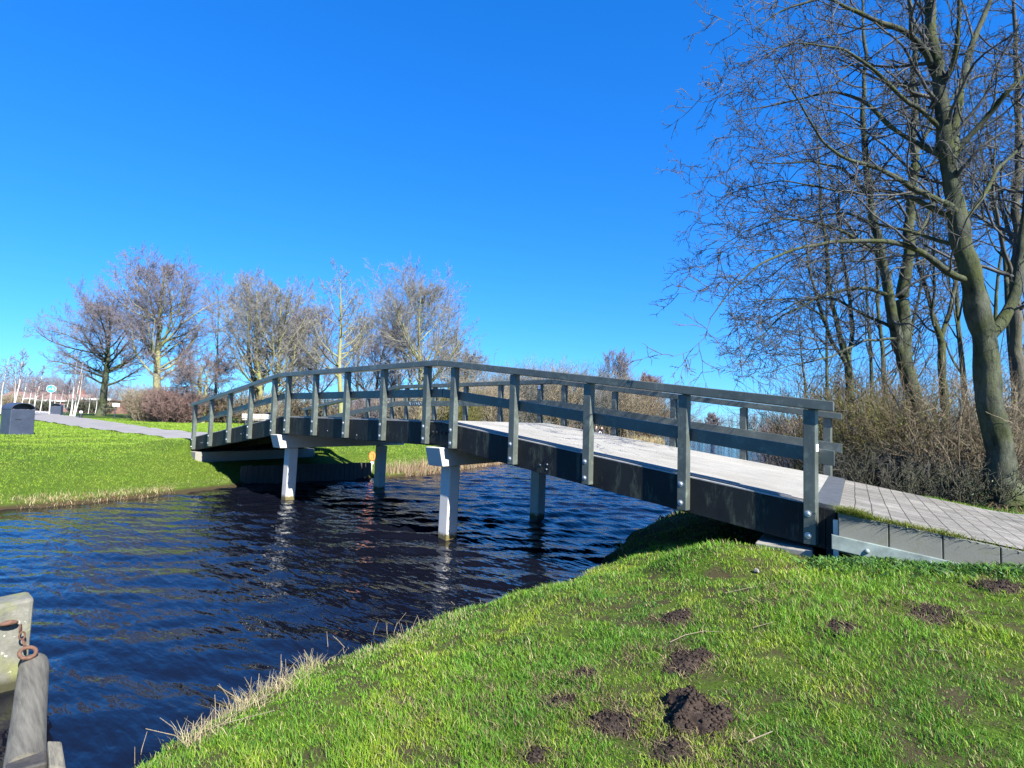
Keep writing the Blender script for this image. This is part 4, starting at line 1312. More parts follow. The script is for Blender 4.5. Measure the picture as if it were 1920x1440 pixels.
for i, (px, dep, ty, r, ln) in enumerate(BI):
    T('birch_tree', px, dep, ty, BL[i], seed=200 + i, mt='birch', mc='twig_purple', r0=r * .62, clear=.45, a1=38, lr1=.26, n1=16, shape='cone', trop1=.05, lv=((6, 42, .5), (5, 40, .5)), rmin=.012, wob=.05,
      lean=(ln * RGT[0] * 3.0, ln * RGT[1] * 3.0), group='white birches on the left lawn')

# ---- trees of the right bank, main limbs follow the photographed limbs
def limb_tree(name, base_px, depth, limbs, seed, label, mt, mc, lv, rmin=.004, group='bare trees on the right bank', droop=.05, n_first=14, amp=1.0, leftward=0.0):
    """limbs: lists of (px, py, depth offset, radius); the first is the trunk"""
    rs = np.random.RandomState(seed)
    p0 = at(base_px[0], base_px[1], depth)
    gz = float(ground_z(p0[0], p0[1]))
    loc = np.array([p0[0], p0[1], gz])
    root = empty(name, tuple(loc))
    wd = Wood(loc)
    src = []
    for j, lb in enumerate(limbs):
        pts = np.array([at(a, b, depth + c) for a, b, c, _ in lb]) - loc
        rr = np.array([q[3] for q in lb]) * (.65 if max(q[3] for q in lb) > .14 else .64)
        if j > 0:                                              # every limb grows out of the heart of the nearest older wood
            best = min(((np.linalg.norm(P_ - pts[0], axis=1).min(), a_) for a_, (P_, R_, L_0) in enumerate(src)))
            if best[0] < .7:
                P_ = src[best[1]][0]; k_ = int(np.linalg.norm(P_ - pts[0], axis=1).argmin())
                pts = np.concatenate([P_[max(k_ - 3, 0)][None], pts[0][None] * .45 + P_[min(k_ + 1, len(P_) - 1)][None] * .55, pts[1:]]); rr = np.concatenate([rr[:1], rr])
        if j == 0:
            pts[0, 2] = -.1; rr[0] *= 1.12
        t = np.concatenate([[0], np.cumsum(np.linalg.norm(np.diff(pts, axis=0), axis=1))]); L = t[-1]
        n = max(10, int(L / .07))
        q = np.linspace(0, L, n)
        P = np.stack([np.interp(q, t, pts[:, i]) for i in range(3)], 1)
        R = np.interp(q, t, rr)
        # round the corners and add small irregularities
        for _ in range(4):
            P[1:-1] = (P[:-2] + 2 * P[1:-1] + P[2:]) / 4
        ws = rs.normal(0, 1, P.shape); 
        for _ in range(14): ws[1:-1] = (ws[:-2] + ws[1:-1] + ws[2:]) / 3
        P = P + ws * (R * .30 + .02)[:, None]
        kn = rs.normal(0, 1, P.shape)
        for _ in range(10): kn[1:-1] = (kn[:-2] + 2 * kn[1:-1] + kn[2:]) / 4
        P = P + kn * (.030 if j else .015)
        if j == 0: R = R * (1 + .55 * np.exp(-np.maximum(P[:, 2], 0) / .22))
        q_ = rs.normal(0, 1, n)
        for _ in range(5): q_[1:-1] = (q_[:-2] + q_[1:-1] + q_[2:]) / 3
        R = R * (1 + q_ * .10)
        wd.add(P[None], R[None], 24 if j == 0 else 12, 'trunk')
        src.append((P, R, L))
    for j, (P, R, L) in enumerate(src):
        if j == 0: t0, n = .45, n_first
        else: t0, n = .12, max(4, int(L * 2.7))
        Pp, Rp, Lp = P[None], R[None], np.array([min(L, 3.6) * amp])
        for k, (m, a, lr) in enumerate(lv):
            if k == 0:
                b, dd, l, r = kids(rs, Pp, Rp, Lp, n, t0, 1.0, a, 12, lr, .42, rmin, taper=.45)
                r = np.minimum(r, .03)
            else:
                b, dd, l, r = kids(rs, Pp, Rp, Lp, m, .15, 1.0, a, 13, lr, .6, rmin, taper=.4)
            dd = dd + leftward * (-RGT)[None]
            Pp, Rp = grow(rs, b, dd, l, r, (9, 7, 5, 4)[k], .17, .03, .35, droop)
            Lp = l
            wd.add(Pp, Rp, (6, 5, 4, 3)[k], 'crown')
    wd.build(root, M[mt], M[mc])
    return tag(root, label, 'tree', group)

LV = ((0, 46, .58), (5, 42, .58), (4, 42, .58), (3, 40, .6))
A_L = [
    [(1892, 945, 0, .31), (1868, 820, 0, .285), (1852, 700, 0, .27), (1842, 620, 0, .265), (1822, 540, -.05, .235), (1808, 470, -.1, .215), (1800, 420, -.1, .205), (1786, 340, -.15, .175), (1772, 250, -.2, .155), (1757, 150, -.25, .135), (1748, 60, -.3, .115), (1742, -60, -.3, .09), (1738, -200, -.3, .06), (1742, -330, -.3, .03)],
    [(1848, 640, 0, .15), (1876, 606, .05, .14), (1900, 575, .1, .125), (1912, 510, .2, .115), (1922, 400, .3, .10), (1940, 250, .4, .08), (1955, 60, .5, .05), (1960, -120, .5, .02)],
    [(1822, 538, -.1, .085), (1764, 496, -.3, .075), (1700, 460, -.5, .062), (1640, 450, -.7, .05), (1560, 452, -.9, .04), (1480, 470, -1.1, .028), (1420, 500, -1.2, .02), (1370, 545, -1.3, .014), (1335, 600, -1.3, .008)],
    [(1796, 425, -.1, .07), (1745, 388, .1, .06), (1700, 362, .3, .052), (1650, 355, .5, .042), (1600, 364, .7, .034), (1540, 350, .8, .026), (1470, 340, .9, .018), (1400, 352, 1., .012), (1340, 380, 1., .007)],
    [(1785, 400, -.2, .075), (1720, 350, -.5, .06), (1640, 312, -.8, .045), (1590, 295, -1., .036), (1545, 270, -1.1, .028), (1505, 210, -1.2, .02), (1480, 160, -1.2, .012), (1450, 110, -1.2, .006)],
    [(1775, 300, -.2, .075), (1720, 270, 0, .06), (1660, 235, .2, .05), (1620, 190, .4, .042), (1560, 172, .6, .032), (1490, 188, .8, .022), (1420, 200, .9, .014), (1370, 215, .9, .007)],
    [(1757, 150, -.25, .075), (1705, 62, -.6, .06), (1650, 35, -.8, .05), (1600, 12, -1., .04), (1540, -5, -1.2, .03), (1470, 20, -1.3, .018), (1420, 45, -1.3, .008)],
    [(1803, 300, -.1, .10), (1792, 227, .1, .095), (1800, 170, .2, .085), (1821, 99, .3, .075), (1842, 35, .4, .065), (1872, -40, .5, .05), (1890, -150, .5, .025)],
    [(1803, 276, -.1, .07), (1850, 215, -.3, .06), (1890, 170, -.5, .055), (1930, 130, -.6, .045), (1985, 90, -.7, .03), (2040, 40, -.7, .012)],
    [(1815, 425, -.1, .055), (1838, 380, .2, .048), (1868, 320, .4, .04), (1925, 260, .6, .03), (1980, 200, .7, .012)],
    [(1762, 180, -.2, .06), (1790, 110, -.5, .05), (1800, 20, -.7, .04), (1790, -80, -.8, .02)],
    [(1810, 470, -.1, .05), (1740, 440, .3, .042), (1660, 425, .7, .034), (1580, 400, 1.0, .026), (1500, 410, 1.2, .018), (1420, 440, 1.3, .011), (1350, 490, 1.3, .006)],
    [(1768, 250, -.2, .055), (1700, 190, -.7, .045), (1640, 130, -1., .035), (1580, 90, -1.2, .025), (1500, 80, -1.3, .015), (1430, 100, -1.3, .007)],
]
limb_tree('large_bare_tree', (1892, 945), 9.2, A_L, 301, 'largest bare tree with a thick mossy leaning trunk at the right edge of the path', 'bark_moss', 'twig_dark', LV, rmin=.0050, droop=.07, n_first=26, leftward=.05)
B_L = [
    [(1738, 880, 0, .30), (1722, 800, 0, .26), (1706, 720, 0, .245), (1694, 640, 0, .23), (1695, 540, 0, .175), (1702, 470, 0, .16), (1708, 380, .1, .14), (1712, 300, .1, .12), (1715, 200, .2, .10), (1712, 100, .2, .08), (1706, 0, .3, .06), (1700, -120, .3, .03)],
    [(1694, 670, -.05, .17), (1672, 600, -.1, .16), (1661, 520, -.2, .14), (1648, 450, -.2, .12), (1632, 380, -.3, .105), (1622, 300, -.3, .09), (1618, 200, -.4, .07), (1625, 100, -.4, .05), (1620, 0, -.4, .03)],
    [(1680, 560, -.1, .07), (1640, 545, -.3, .06), (1590, 538, -.5, .05), (1530, 560, -.8, .038), (1470, 590, -1., .026), (1420, 640, -1.2, .016), (1390, 690, -1.3, .008)],
    [(1672, 620, -.1, .06), (1620, 590, .2, .05), (1560, 560, .5, .04), (1500, 565, .8, .028), (1440, 600, 1., .018), (1390, 620, 1.1, .009)],
    [(1655, 480, -.2, .06), (1600, 440, -.5, .05), (1540, 420, -.8, .04), (1470, 410, -1., .026), (1400, 430, -1.2, .014), (1340, 470, -1.2, .007)],
    [(1630, 370, -.3, .06), (1580, 320, 0, .045), (1520, 300, .3, .033), (1460, 310, .5, .02), (1400, 300, .6, .009)],
    [(1712, 300, .1, .06), (1750, 230, .4, .045), (1790, 180, .6, .03), (1830, 120, .7, .012)],
    [(1703, 470, 0, .06), (1745, 400, .5, .045), (1775, 330, .8, .03), (1790, 240, 1., .012)],
    [(1690, 640, 0, .05), (1620, 640, -.6, .038), (1560, 670, -1., .026), (1500, 680, -1.3, .016), (1440, 700, -1.4, .008)],
]
limb_tree('bare_tree', (1738, 880), 12.2, B_L, 302, 'forked grey bare tree standing in the brambles left of the largest tree', 'bark_moss', 'twig_dark', LV, rmin=.0052, n_first=14, leftward=.08)
C_L = [
    [(1600, 800, 0, .17), (1593, 740, 0, .155), (1591, 690, 0, .14), (1570, 610, 0, .09), (1556, 540, 0, .08), (1550, 480, 0, .07), (1540, 400, 0, .055), (1535, 300, 0, .035), (1530, 220, 0, .015)],
    [(1590, 690, 0, .085), (1560, 640, -.1, .075), (1536, 570, -.2, .065), (1521, 520, -.3, .05), (1510, 450, -.3, .035), (1490, 380, -.4, .015)],
    [(1593, 690, 0, .09), (1600, 610, .1, .08), (1593, 550, .2, .07), (1581, 500, .2, .06), (1575, 400, .3, .045), (1570, 280, .4, .02)],
    [(1540, 590, -.2, .04), (1490, 560, -.5, .03), (1430, 560, -.8, .018), (1370, 590, -1., .008)],
]
limb_tree('bare_tree', (1600, 800), 15, C_L, 303, 'three-stemmed bare tree above the bushes right of the bridge end', 'bark_moss', 'twig_dark', LV, rmin=.006, n_first=12, leftward=.12)
D_L = [
    [(1782, 840, 0, .15), (1772, 760, 0, .14), (1768, 680, 0, .125), (1766, 640, 0, .11), (1747, 590, 0, .075), (1736, 540, 0, .065), (1722, 500, 0, .05), (1714, 430, 0, .03), (1712, 350, 0, .012)],
    [(1768, 640, 0, .085), (1782, 590, .1, .08), (1790, 540, .2, .07), (1798, 480, .2, .055), (1802, 400, .3, .04), (1800, 300, .3, .02)],
    [(1745, 590, 0, .05), (1752, 520, -.2, .045), (1752, 440, -.3, .035), (1745, 340, -.3, .015)],
]
limb_tree('bare_tree', (1782, 840), 14, D_L, 304, 'slim Y-forked bare tree between the forked grey tree and the largest tree', 'bark_moss', 'twig_dark', LV, rmin=.006, n_first=10)
E_L = [
    [(1922, 890, 0, .20), (1914, 760, 0, .185), (1908, 640, 0, .17), (1906, 540, 0, .155), (1904, 400, 0, .13), (1912, 250, 0, .10), (1905, 100, 0, .07), (1898, -40, 0, .03)],
    [(1906, 480, 0, .07), (1880, 400, .2, .055), (1860, 320, .4, .04), (1850, 220, .5, .025), (1845, 120, .5, .012)],
    [(1906, 560, 0, .07), (1885, 470, -.3, .055), (1868, 400, -.5, .045), (1862, 300, -.6, .03), (1870, 200, -.6, .012)],
]
limb_tree('bare_tree', (1922, 890), 12.5, E_L, 305, 'straight dark bare tree at the very right edge behind the largest tree', 'bark_dark', 'twig_dark', LV, rmin=.0055, n_first=14)
G2 = 'thin bare trees behind the right-hand brambles'
for i, (px, dep, ty, r, lab) in enumerate([
        (1665, 17, 250, .09, 'thin bare tree left of the forked grey tree'), (1640, 21, 330, .09, 'thin background tree between three-stemmed and forked trees'),
        (1560, 24, 430, .10, 'background tree behind the three-stemmed tree'), (1700, 26, 300, .12, 'background tree behind the forked grey tree'), (1812, 20, 150, .11, 'thin tall tree just left of the largest trunk'),
        (1860, 24, 220, .12, 'thin tree seen right of the largest trunk'), (1900, 19, 60, .12, 'thin tall tree near the right picture edge'), (1505, 26, 560, .09, 'low thin tree at the left end of the right-hand thicket')]):
    p = on_ground(px, dep)
    H = float((CAM + ray(px, ty) * dep)[2] - p[2])
    make_tree('thin_tree', p, H, 320 + i, lab, 'bark_moss', 'twig_dark', r0=r, clear=.22, a1=42, lr1=.30, n1=15, trop1=.10, lv=((6, 42, .5), (4, 40, .5), (3, 40, .5)), rmin=.0072, group=G2)

# brambles and bushes along the right-hand path
G3 = 'bare brambles along the right-hand path'
for i, (px, dep, ty, wp, mat, st, lv_, lab) in enumerate([
        (1500, 17.0, 775, 120, 'bramble', 93, None, 'brown bush leaning over the water at the left end of the brambles'),
        (1560, 14.2, 725, 140, 'bramble', 105, None, 'tall brown bush just behind the far railing end'),
        (1625, 12.6, 745, 130, 'twig_olive', 117, (9000, (.17, .21, .03), .03), 'olive-green leafy bush in the middle of the brambles'),
        (1680, 12.0, 735, 130, 'bramble', 105, (3000, (.14, .18, .03), .028), 'tangled bramble in front of the forked grey tree'),
        (1745, 11.2, 728, 140, 'bramble', 105, (1500, (.11, .15, .03), .028), 'bare bramble between the forked tree and the largest trunk'),
        (1812, 10.6, 745, 120, 'twig_tan', 80, (1500, (.09, .13, .03), .03), 'pale bramble just left of the largest trunk'),
        (1612, 10.9, 850, 130, 'bark_dark', 120, None, 'low arching brambles at the path edge by the bridge end'),  # low brambles: the shade at the thicket's base is put into a darker colour
        (1700, 10.1, 865, 150, 'bark_dark', 130, (300, (.06, .09, .02), .03), 'low arching brambles at the path edge below the forked tree'),
        (1800, 9.7, 880, 150, 'bark_dark', 120, (900, (.04, .08, .02), .035), 'low dark brambles at the foot of the largest trunk'),
        (1905, 10.8, 790, 120, 'bramble', 120, (300, (.06, .09, .02), .03), 'bramble behind the largest trunk at the picture edge'),
        (1660, 16.5, 720, 200, 'bramble', 105, None, 'second row of brambles behind the olive bush'),
        (1800, 15.5, 715, 200, 'bramble', 105, None, 'second row of brambles right of the Y-forked tree')]):
    Sh(px, dep, ty, wp * 1.15, lab, seed=400 + i, mat=mat, stems=st, r0=.010, rmin=.0045, splay=.4, lv=((4, 34, .6), (4, 42, .5)), fan=.98, group=G3, name='bramble_bush', droop=.14, trop=.06, wob=.10, leaves=lv_)
# leaf litter and low cover under the brambles
rs = np.random.RandomState(8)
n = 26000
x = rs.uniform(1.5, 14, n); y = rs.uniform(4.0, 15, n)
ok = (sdist(x, y) > .1) & (y > 4.05 + .02 * (x - 9)) & (x < 14)
x, y = x[ok], y[ok]; n = len(x)
la = rs.uniform(0, 6.28, n); lm_ = np.abs(rs.normal(1.2, .6, n))
col = np.where(rs.uniform(0, 1, (n, 1)) < .6, np.array([.06, .11, .025]), np.array([.14, .10, .06])) * rs.uniform(.5, 1.4, (n, 1))
tag(blades('undergrowth', np.stack([x, y, ground_z(x, y) - .01], 1), rs.uniform(.03, .14, n), rs.uniform(.015, .035, n), np.stack([np.cos(la) * lm_, np.sin(la) * lm_], 1), col, M['leaf'], seed=9),
    'dark low ground cover and dead leaves under the brambles', 'undergrowth', kind='stuff')
# grass verge beyond the brick path
n = 9000
x = rs.uniform(9.0, 13.5, n); y = 4.06 + .02 * (x - 9) + np.abs(rs.normal(0, .16, n))
la = rs.uniform(0, 6.28, n); lm_ = np.abs(rs.normal(.6, .4, n))
tag(blades('verge_grass', np.stack([x, y, np.maximum(ground_z(x, y), path_right_z(x, y) - .06) - .01], 1), rs.uniform(.03, .09, n), np.full(n, .008), np.stack([np.cos(la) * lm_, np.sin(la) * lm_ - .3], 1), grass_colour(rs, x, y, n), M['blade'], seed=10),
    'narrow strip of grass along the far edge of the brick path', 'grass', kind='stuff')

# distant wooded shores of the lake
def far_wood(name, pts, n, hmin, hmax, seed, label, mat, spread=3.0):
    rs = np.random.RandomState(seed)
    x, y = shore_line(pts, n, rs, spread)
    base = np.stack([x, y, ground_z(x, y) - .1], 1)
    L = rs.uniform(hmin, hmax, n) * (1 + .35 * fbm(x, y, .05, seed))
    P, R = grow(rs, base, np.tile([0, 0, 1.0], (n, 1)) + rs.normal(0, .15, (n, 3)), L, np.full(n, .12), 5, .08, .05, .3)
    b, dd, l, r = kids(rs, P, R, L, 9, .1, 1, 42, 12, .5, .5, .05)
    P2, R2 = grow(rs, b, dd, l, r, 4, .12, .08, .5)
    b, dd, l, r = kids(rs, P2, R2, l, 5, .1, 1, 42, 12, .5, .7, .04)
    P3_, R3 = grow(rs, b, dd, l, r, 3, .12, .05, .6)
    V, Q, off = [], [], 0
    for PP, RR, K in ((P, R, 4), (P2, R2, 3), (P3_, R3, 3)):
        v, q = tubes_np(PP, RR, K); V.append(v); Q.append(q + off); off += len(v)
    o = mesh_np(name, np.concatenate(V), np.concatenate(Q), M[mat])
    return tag(o, label, 'far wood', kind='stuff')
far_wood('far_woods', [(-40, 335), (-110, 335), (-190, 320), (-260, 260)], 520, 5, 9, 501, 'low purple-brown line of far woods beyond the lake', 'twig_purple')
far_wood('far_woods', [tuple(at(a, 800, b)[:2]) for a, b in ((1600, 40), (1570, 60), (1535, 95), (1500, 150), (1462, 230), (1425, 330))], 320, 2.2, 4.2, 502, 'receding bare woods along the right shore of the lake', 'twig_purple', 1.6)
far_wood('far_woods', [(-60, 95), (-95, 130), (-140, 190), (-160, 230)], 260, 3, 5, 503, 'low reddish scrub behind the grassy point', 'twig_red')

# ------------------------------------------------------------------ street furniture on the left lawn
def litter_bin(px, depth, w, h, dd, label, turn=0.0, detail=True):
    p = on_ground(px, depth)
    to = CAM - p
    root = empty('litter_bin', tuple(p), math.atan2(to[1], to[0]) + turn)          # local +x faces the viewer
    root['label'] = label; root['category'] = 'litter bin'; root['group'] = 'litter bins in the park'
    mb = MB()
    hb = h * .80
    mb.hexa([(-dd / 2, -w / 2, 0), (dd / 2, -w / 2, 0), (dd / 2, w / 2, 0), (-dd / 2, w / 2, 0), (-dd / 2, -w / 2 * .97, hb), (dd / 2, -w / 2 * .97, hb), (dd / 2, w / 2 * .97, hb), (-dd / 2, w / 2 * .97, hb)])
    mb.build('body', M['bin'], root, .02)
    # arched hood over a dark solid that stands for the shade in its opening
    k = 12
    hood, mouth_shade = MB(), MB()
    wv = w / 2
    arc = [(wv * math.cos(math.pi * i / k), hb + .004 + (h - hb) * math.sin(math.pi * i / k)) for i in range(k + 1)]
    inn = [(wv * .93 * math.cos(math.pi * i / k), hb + .004 + (h - hb - .025) * math.sin(math.pi * i / k)) for i in range(k + 1)]
    for i in range(k):
        (a, az), (b, bz), (c, cz), (d, dz) = arc[i], arc[i + 1], inn[i + 1], inn[i]
        hood.hexa([(-dd / 2 - .01, a, az), (dd / 2 + .02, a, az), (dd / 2 + .02, d, dz), (-dd / 2 - .01, d, dz), (-dd / 2 - .01, b, bz), (dd / 2 + .02, b, bz), (dd / 2 + .02, c, cz), (-dd / 2 - .01, c, cz)])
    hood.build('hood', M['bin'], root)
    vs = [(dd * .2, y_, z_) for y_, z_ in inn] + [(-dd / 2, y_, z_) for y_, z_ in inn]
    m = k + 1
    mouth_shade.raw(vs, [tuple(range(m)), tuple(range(m, 2 * m))[::-1]] + [(i, i + m, i + m + 1, i + 1) for i in range(k)])
    mouth_shade.build('mouth_shade', M['bin_dark'], root)
    if detail:
        b = MB(); b.box((dd / 2 + .001, -w * .3, hb * .60), (dd / 2 + .012, -w * .05, hb * .625)); b.build('handle', M['bin_dark'], root)
        b = MB(); b.box((-.15, w / 2 + .001, .3), (.02, w / 2 + .10, .38)); b.build('latch', M['bin_dark'], root)
    b = MB(); b.box((-dd / 2 + .02, -w / 2 + .02, -.1), (dd / 2 - .02, w / 2 - .02, -.001)); b.build('plinth', M['galv'], root)
    return root
litter_bin(31, 20.6, .74, 1.13, .64, 'large blue-grey litter bin with an arched hood at the left edge of the lawn', turn=.42)
litter_bin(106, 58, .85, 1.15, .7, 'smaller-looking litter bin farther along the path by the blue sign', turn=-.3, detail=False)
litter_bin(503, 47, .6, 1.05, .6, 'dark blue litter bin beside the pale bench', turn=.2, detail=False)

p = on_ground(92, 57)
to = CAM - p
root = empty('path_sign', tuple(p), math.atan2(to[1], to[0]))
tag(root, 'round blue path sign with white symbols on a white pole', 'sign')
mb = MB(); mb.tube([(0, 0, -.1), (0, 0, 2.35)], .045, 10); mb.build('pole', M['sign_white'], root)
H_ = float((CAM + ray(95, 729) * 57)[2] - p[2])
mb = MB(); mb.tube([(.05, 0, H_), (.075, 0, H_)], .36, 32); mb.tube([(.046, 0, H_), (.07, 0, H_)], .385, 32)
face = MB(); face.tube([(.05, 0, H_), (.08, 0, H_)], .35, 32); 
rim = MB(); rim.tube([(.045, 0, H_), (.072, 0, H_)], .375, 32)
rim.build('rim', M['sign_white'], root); fo = face.build('face', M['sign_blue'], root)
sy = MB()
# adult holding a child's hand (left) and a bicycle below, as plain white symbols
for (yy, s) in ((.10, 1.0), (.20, .6)):
    sy.tube([(.083, yy, H_ + .02 + .20 * s), (.088, yy, H_ + .02 + .20 * s)], .032 * s, 10)
    sy.tube([(.086, yy, H_ + .02 + .15 * s), (.086, yy, H_ - .06 + .08 * s)], .028 * s, 6)
    sy.tube([(.086, yy, H_ - .05 + .08 * s), (.086, yy - .04 * s, H_ - .12)], .014, 5)
    sy.tube([(.086, yy, H_ - .05 + .08 * s), (.086, yy + .04 * s, H_ - .12)], .014, 5)
for yy in (-.20, -.04):
    sy.tube([(.086, yy + .06 * math.cos(t), H_ - .05 + .06 * math.sin(t)) for t in np.linspace(0, 2 * math.pi, 14)], .009, 5, cap=False)
sy.tube([(.086, -.20, H_ - .05), (.086, -.14, H_ + .05), (.086, -.08, H_ + .05), (.086, -.04, H_ - .05)], .009, 5)
sy.tube([(.086, -.13, H_ - .05), (.086, -.08, H_ + .08), (.086, -.05, H_ + .08)], .009, 5)
sy.build('symbol', M['sign_white'], fo)

p = on_ground(151, 47)
root = empty('bollard', tuple(p)); tag(root, 'short dark bollard with a white top beside the far path', 'bollard')
mb = MB(); mb.tube([(0, 0, -.1), (0, 0, .46)], .11, 12); mb.build('post', M['bin_dark'], root)
mb = MB(); mb.tube([(0, 0, .462), (0, 0, .60), (0, 0, .64)], [.12, .12, .07], 12); mb.build('top', M['sign_white'], root)
mb = MB(); mb.box((-.1, -.25, -.05), (.1, -.118, .22)); mb.build('foot_box', M['bin'], root)

p = on_ground(214, 50)
to = CAM - p
root = empty('information_board', tuple(p), math.atan2(to[1], to[0])); tag(root, 'dark post with a small slanted white information board', 'sign')
mb = MB(); mb.tube([(0, 0, -.1), (0, .06, 1.12)], .065, 10); mb.build('post', M['bin_dark'], root)
mb = MB(); mb.hexa([(.16, -.2, 1.06), (.16, .32, 1.06), (.19, .32, 1.09), (.19, -.2, 1.09), (-.10, -.2, 1.34), (-.10, .32, 1.34), (-.07, .32, 1.37), (-.07, -.2, 1.37)])
mb.build('board', M['sign_white'], root)

# bench seen through the railing
p = on_ground(478, 45)
to = CAM - p
root = empty('park_bench', tuple(p), math.atan2(to[1], to[0]) + .1); tag(root, 'pale wooden bench under the trees seen through the left railing', 'bench')
for i in range(4):
    mb = MB(); mb.box((-.02 + .11 * i, -.95, .42), (.075 + .11 * i, .95, .47)); mb.build('seat_slat', M['bench'], root)
for i in range(3):
    mb = MB(); mb.box((-.10 - .03 * i, -.95, .54 + .13 * i), (-.065 - .03 * i, .95, .64 + .13 * i)); mb.build('back_slat', M['bench'], root)
for yy in (-.7, .7):
    mb = MB(); mb.box((-.06, yy - .05, -.1), (.02, yy + .05, .418)); mb.box((.32, yy - .05, -.1), (.40, yy + .05, .418)); mb.hexa([(-.06, yy - .04, .42), (-.024, yy - .04, .42), (-.024, yy + .04, .42), (-.06, yy + .04, .42), (-.2, yy - .04, .92), (-.175, yy - .04, .92), (-.175, yy + .04, .92), (-.2, yy + .04, .92)])
    mb.build('leg', M['bin_dark'], root)

# orange marker on the bank behind the piles
c = at(698, 855, 19.6)
g = float(ground_z(c[0], c[1]))
to = CAM - c
root = empty('marker_sign', (c[0], c[1], g), math.atan2(to[1], to[0]) + .15); tag(root, 'oval orange marker plate on a thin stake on the bank behind the bridge', 'sign')
hz = float(c[2] - g)
mb = MB()
k = 20
def oval(a, b, x0, x1):
    m = MB()
    vs = [(x0, a * math.cos(2 * math.pi * i / k), hz + b * math.sin(2 * math.pi * i / k)) for i in range(k)] + [(x1, a * math.cos(2 * math.pi * i / k), hz + b * math.sin(2 * math.pi * i / k)) for i in range(k)]
    m.raw(vs, [tuple(range(k))[::-1], tuple(range(k, 2 * k))] + [(i, (i + 1) % k, k + (i + 1) % k, k + i) for i in range(k)])
    return m
oval(.12, .165, 0, .012).build('rim', M['orange_dark'], root)
pl = oval(.104, .145, .004, .018).build('plate', M['orange'], root)
mb = MB(); mb.box((.0185, .028, hz - .085), (.022, .05, hz + .085)); mb.box((.0185, -.035, hz + .045), (.022, -.005, hz + .07)); mb.box((.0185, -.03, hz - .075), (.022, -.002, hz - .05)); mb.build('mark', M['orange_dark'], pl)
mb = MB(); mb.box((.002, -.05, hz - .27), (.014, .05, hz - .185)); nb = mb.build('note_plate', M['sign_white'], root)
mb = MB(); mb.box((.0145, -.012, hz - .25), (.017, .012, hz - .205)); mb.build('mark', M['black_ink'], nb)
mb = MB(); mb.tube([(-.015, 0, -.2), (-.015, 0, hz + .08)], .015, 8); mb.build('stake', M['galv'], root)

# ------------------------------------------------------------------ houses beyond the birches
def house(px0, px1, depth, eave_y, ridge_y, label, flat):
    a, b = on_ground(px0, depth), on_ground(px1, depth)
    base = min(a[2], b[2])
    hz = float((CAM + ray((px0 + px1) / 2, eave_y) * depth)[2]) - base
    rz = float((CAM + ray((px0 + px1) / 2, ridge_y) * depth)[2]) - base
    w = float(np.linalg.norm((b - a)[:2]))
    root = empty('house', (a[0], a[1], base), math.atan2(b[1] - a[1], b[0] - a[0]))     # local +x along the front, +y away
    tag(root, label, 'house', 'low brick houses behind the birches')
    D = 7.0
    mb = MB(); mb.box((0, 0, -.5), (w, D, hz)); mb.build('wall', M['brick'], root)
    mb = MB(); mb.box((-.3, -.35, hz - .02), (w + .3, -.05, hz + .32)); mb.build('fascia', M['fascia'], root)
    mb = MB()
    if flat: mb.box((-.3, -.048, hz + .002), (w + .3, D + .3, hz + .26))
    else:
        vs = [(-.3, -.04, hz + .1), (w + .3, -.04, hz + .1), (w + .3, D + .3, hz + .1), (-.3, D + .3, hz + .1), (-.3, D / 2, rz), (w + .3, D / 2, rz)]
        mb.raw(vs, [(0, 1, 5, 4), (2, 3, 4, 5), (1, 2, 5), (3, 0, 4), (3, 2, 1, 0)])
    rf = mb.build('roof', M['roof'], root)
    n = max(2, int(w / 3))
    for i in range(n):
        xc = w * (i + .5) / n
        f = MB(); f.box((xc - .75, -.06, hz * .36), (xc + .75, .02, hz * .78)); fo = f.build('window', M['fascia'], root)
        g = MB(); g.box((xc - .66, -.075, hz * .40), (xc + .66, -.062, hz * .74)); g.build('pane', M['window'], fo)
    mb = MB(); mb.box((w * .5 / n + 1.0, -.05, -.2), (w * .5 / n + 1.9, .02, hz * .78)); mb.build('door', M['dark_timber'], root)
    if not flat:
        c = MB(); c.box((w * .7, D / 2 - .4, rz - .5), (w * .7 + .8, D / 2 + .4, rz + .9)); c.build('chimney', M['brick'], rf)
    return root
house(68, 146, 118, 753, 737, 'long low brick house with a white gutter line behind the birch clump', False)
house(156, 204, 108, 750, 741, 'flat-roofed reddish brick house left of the dark spreading tree', True)
house(-6, 60, 125, 748, 733, 'brick house mostly hidden behind the large litter bin', False)
p = on_ground(88, 100)
for i, (px, dep, w, lab) in enumerate([(72, 104, 5.5, 'dark clipped hedge left of the blue sign pole'), (168, 98, 6.5, 'dark clipped hedge in front of the flat-roofed house')]):
    Sh(px, dep, 752, w * F_PX / dep, lab, seed=600 + i, mat='bark_dark', stems=160, r0=.04, rmin=.03, splay=.1, fan=.95, name='hedge', leaves=(6000, (.03, .07, .02), .14), group='hedges in front of the houses')

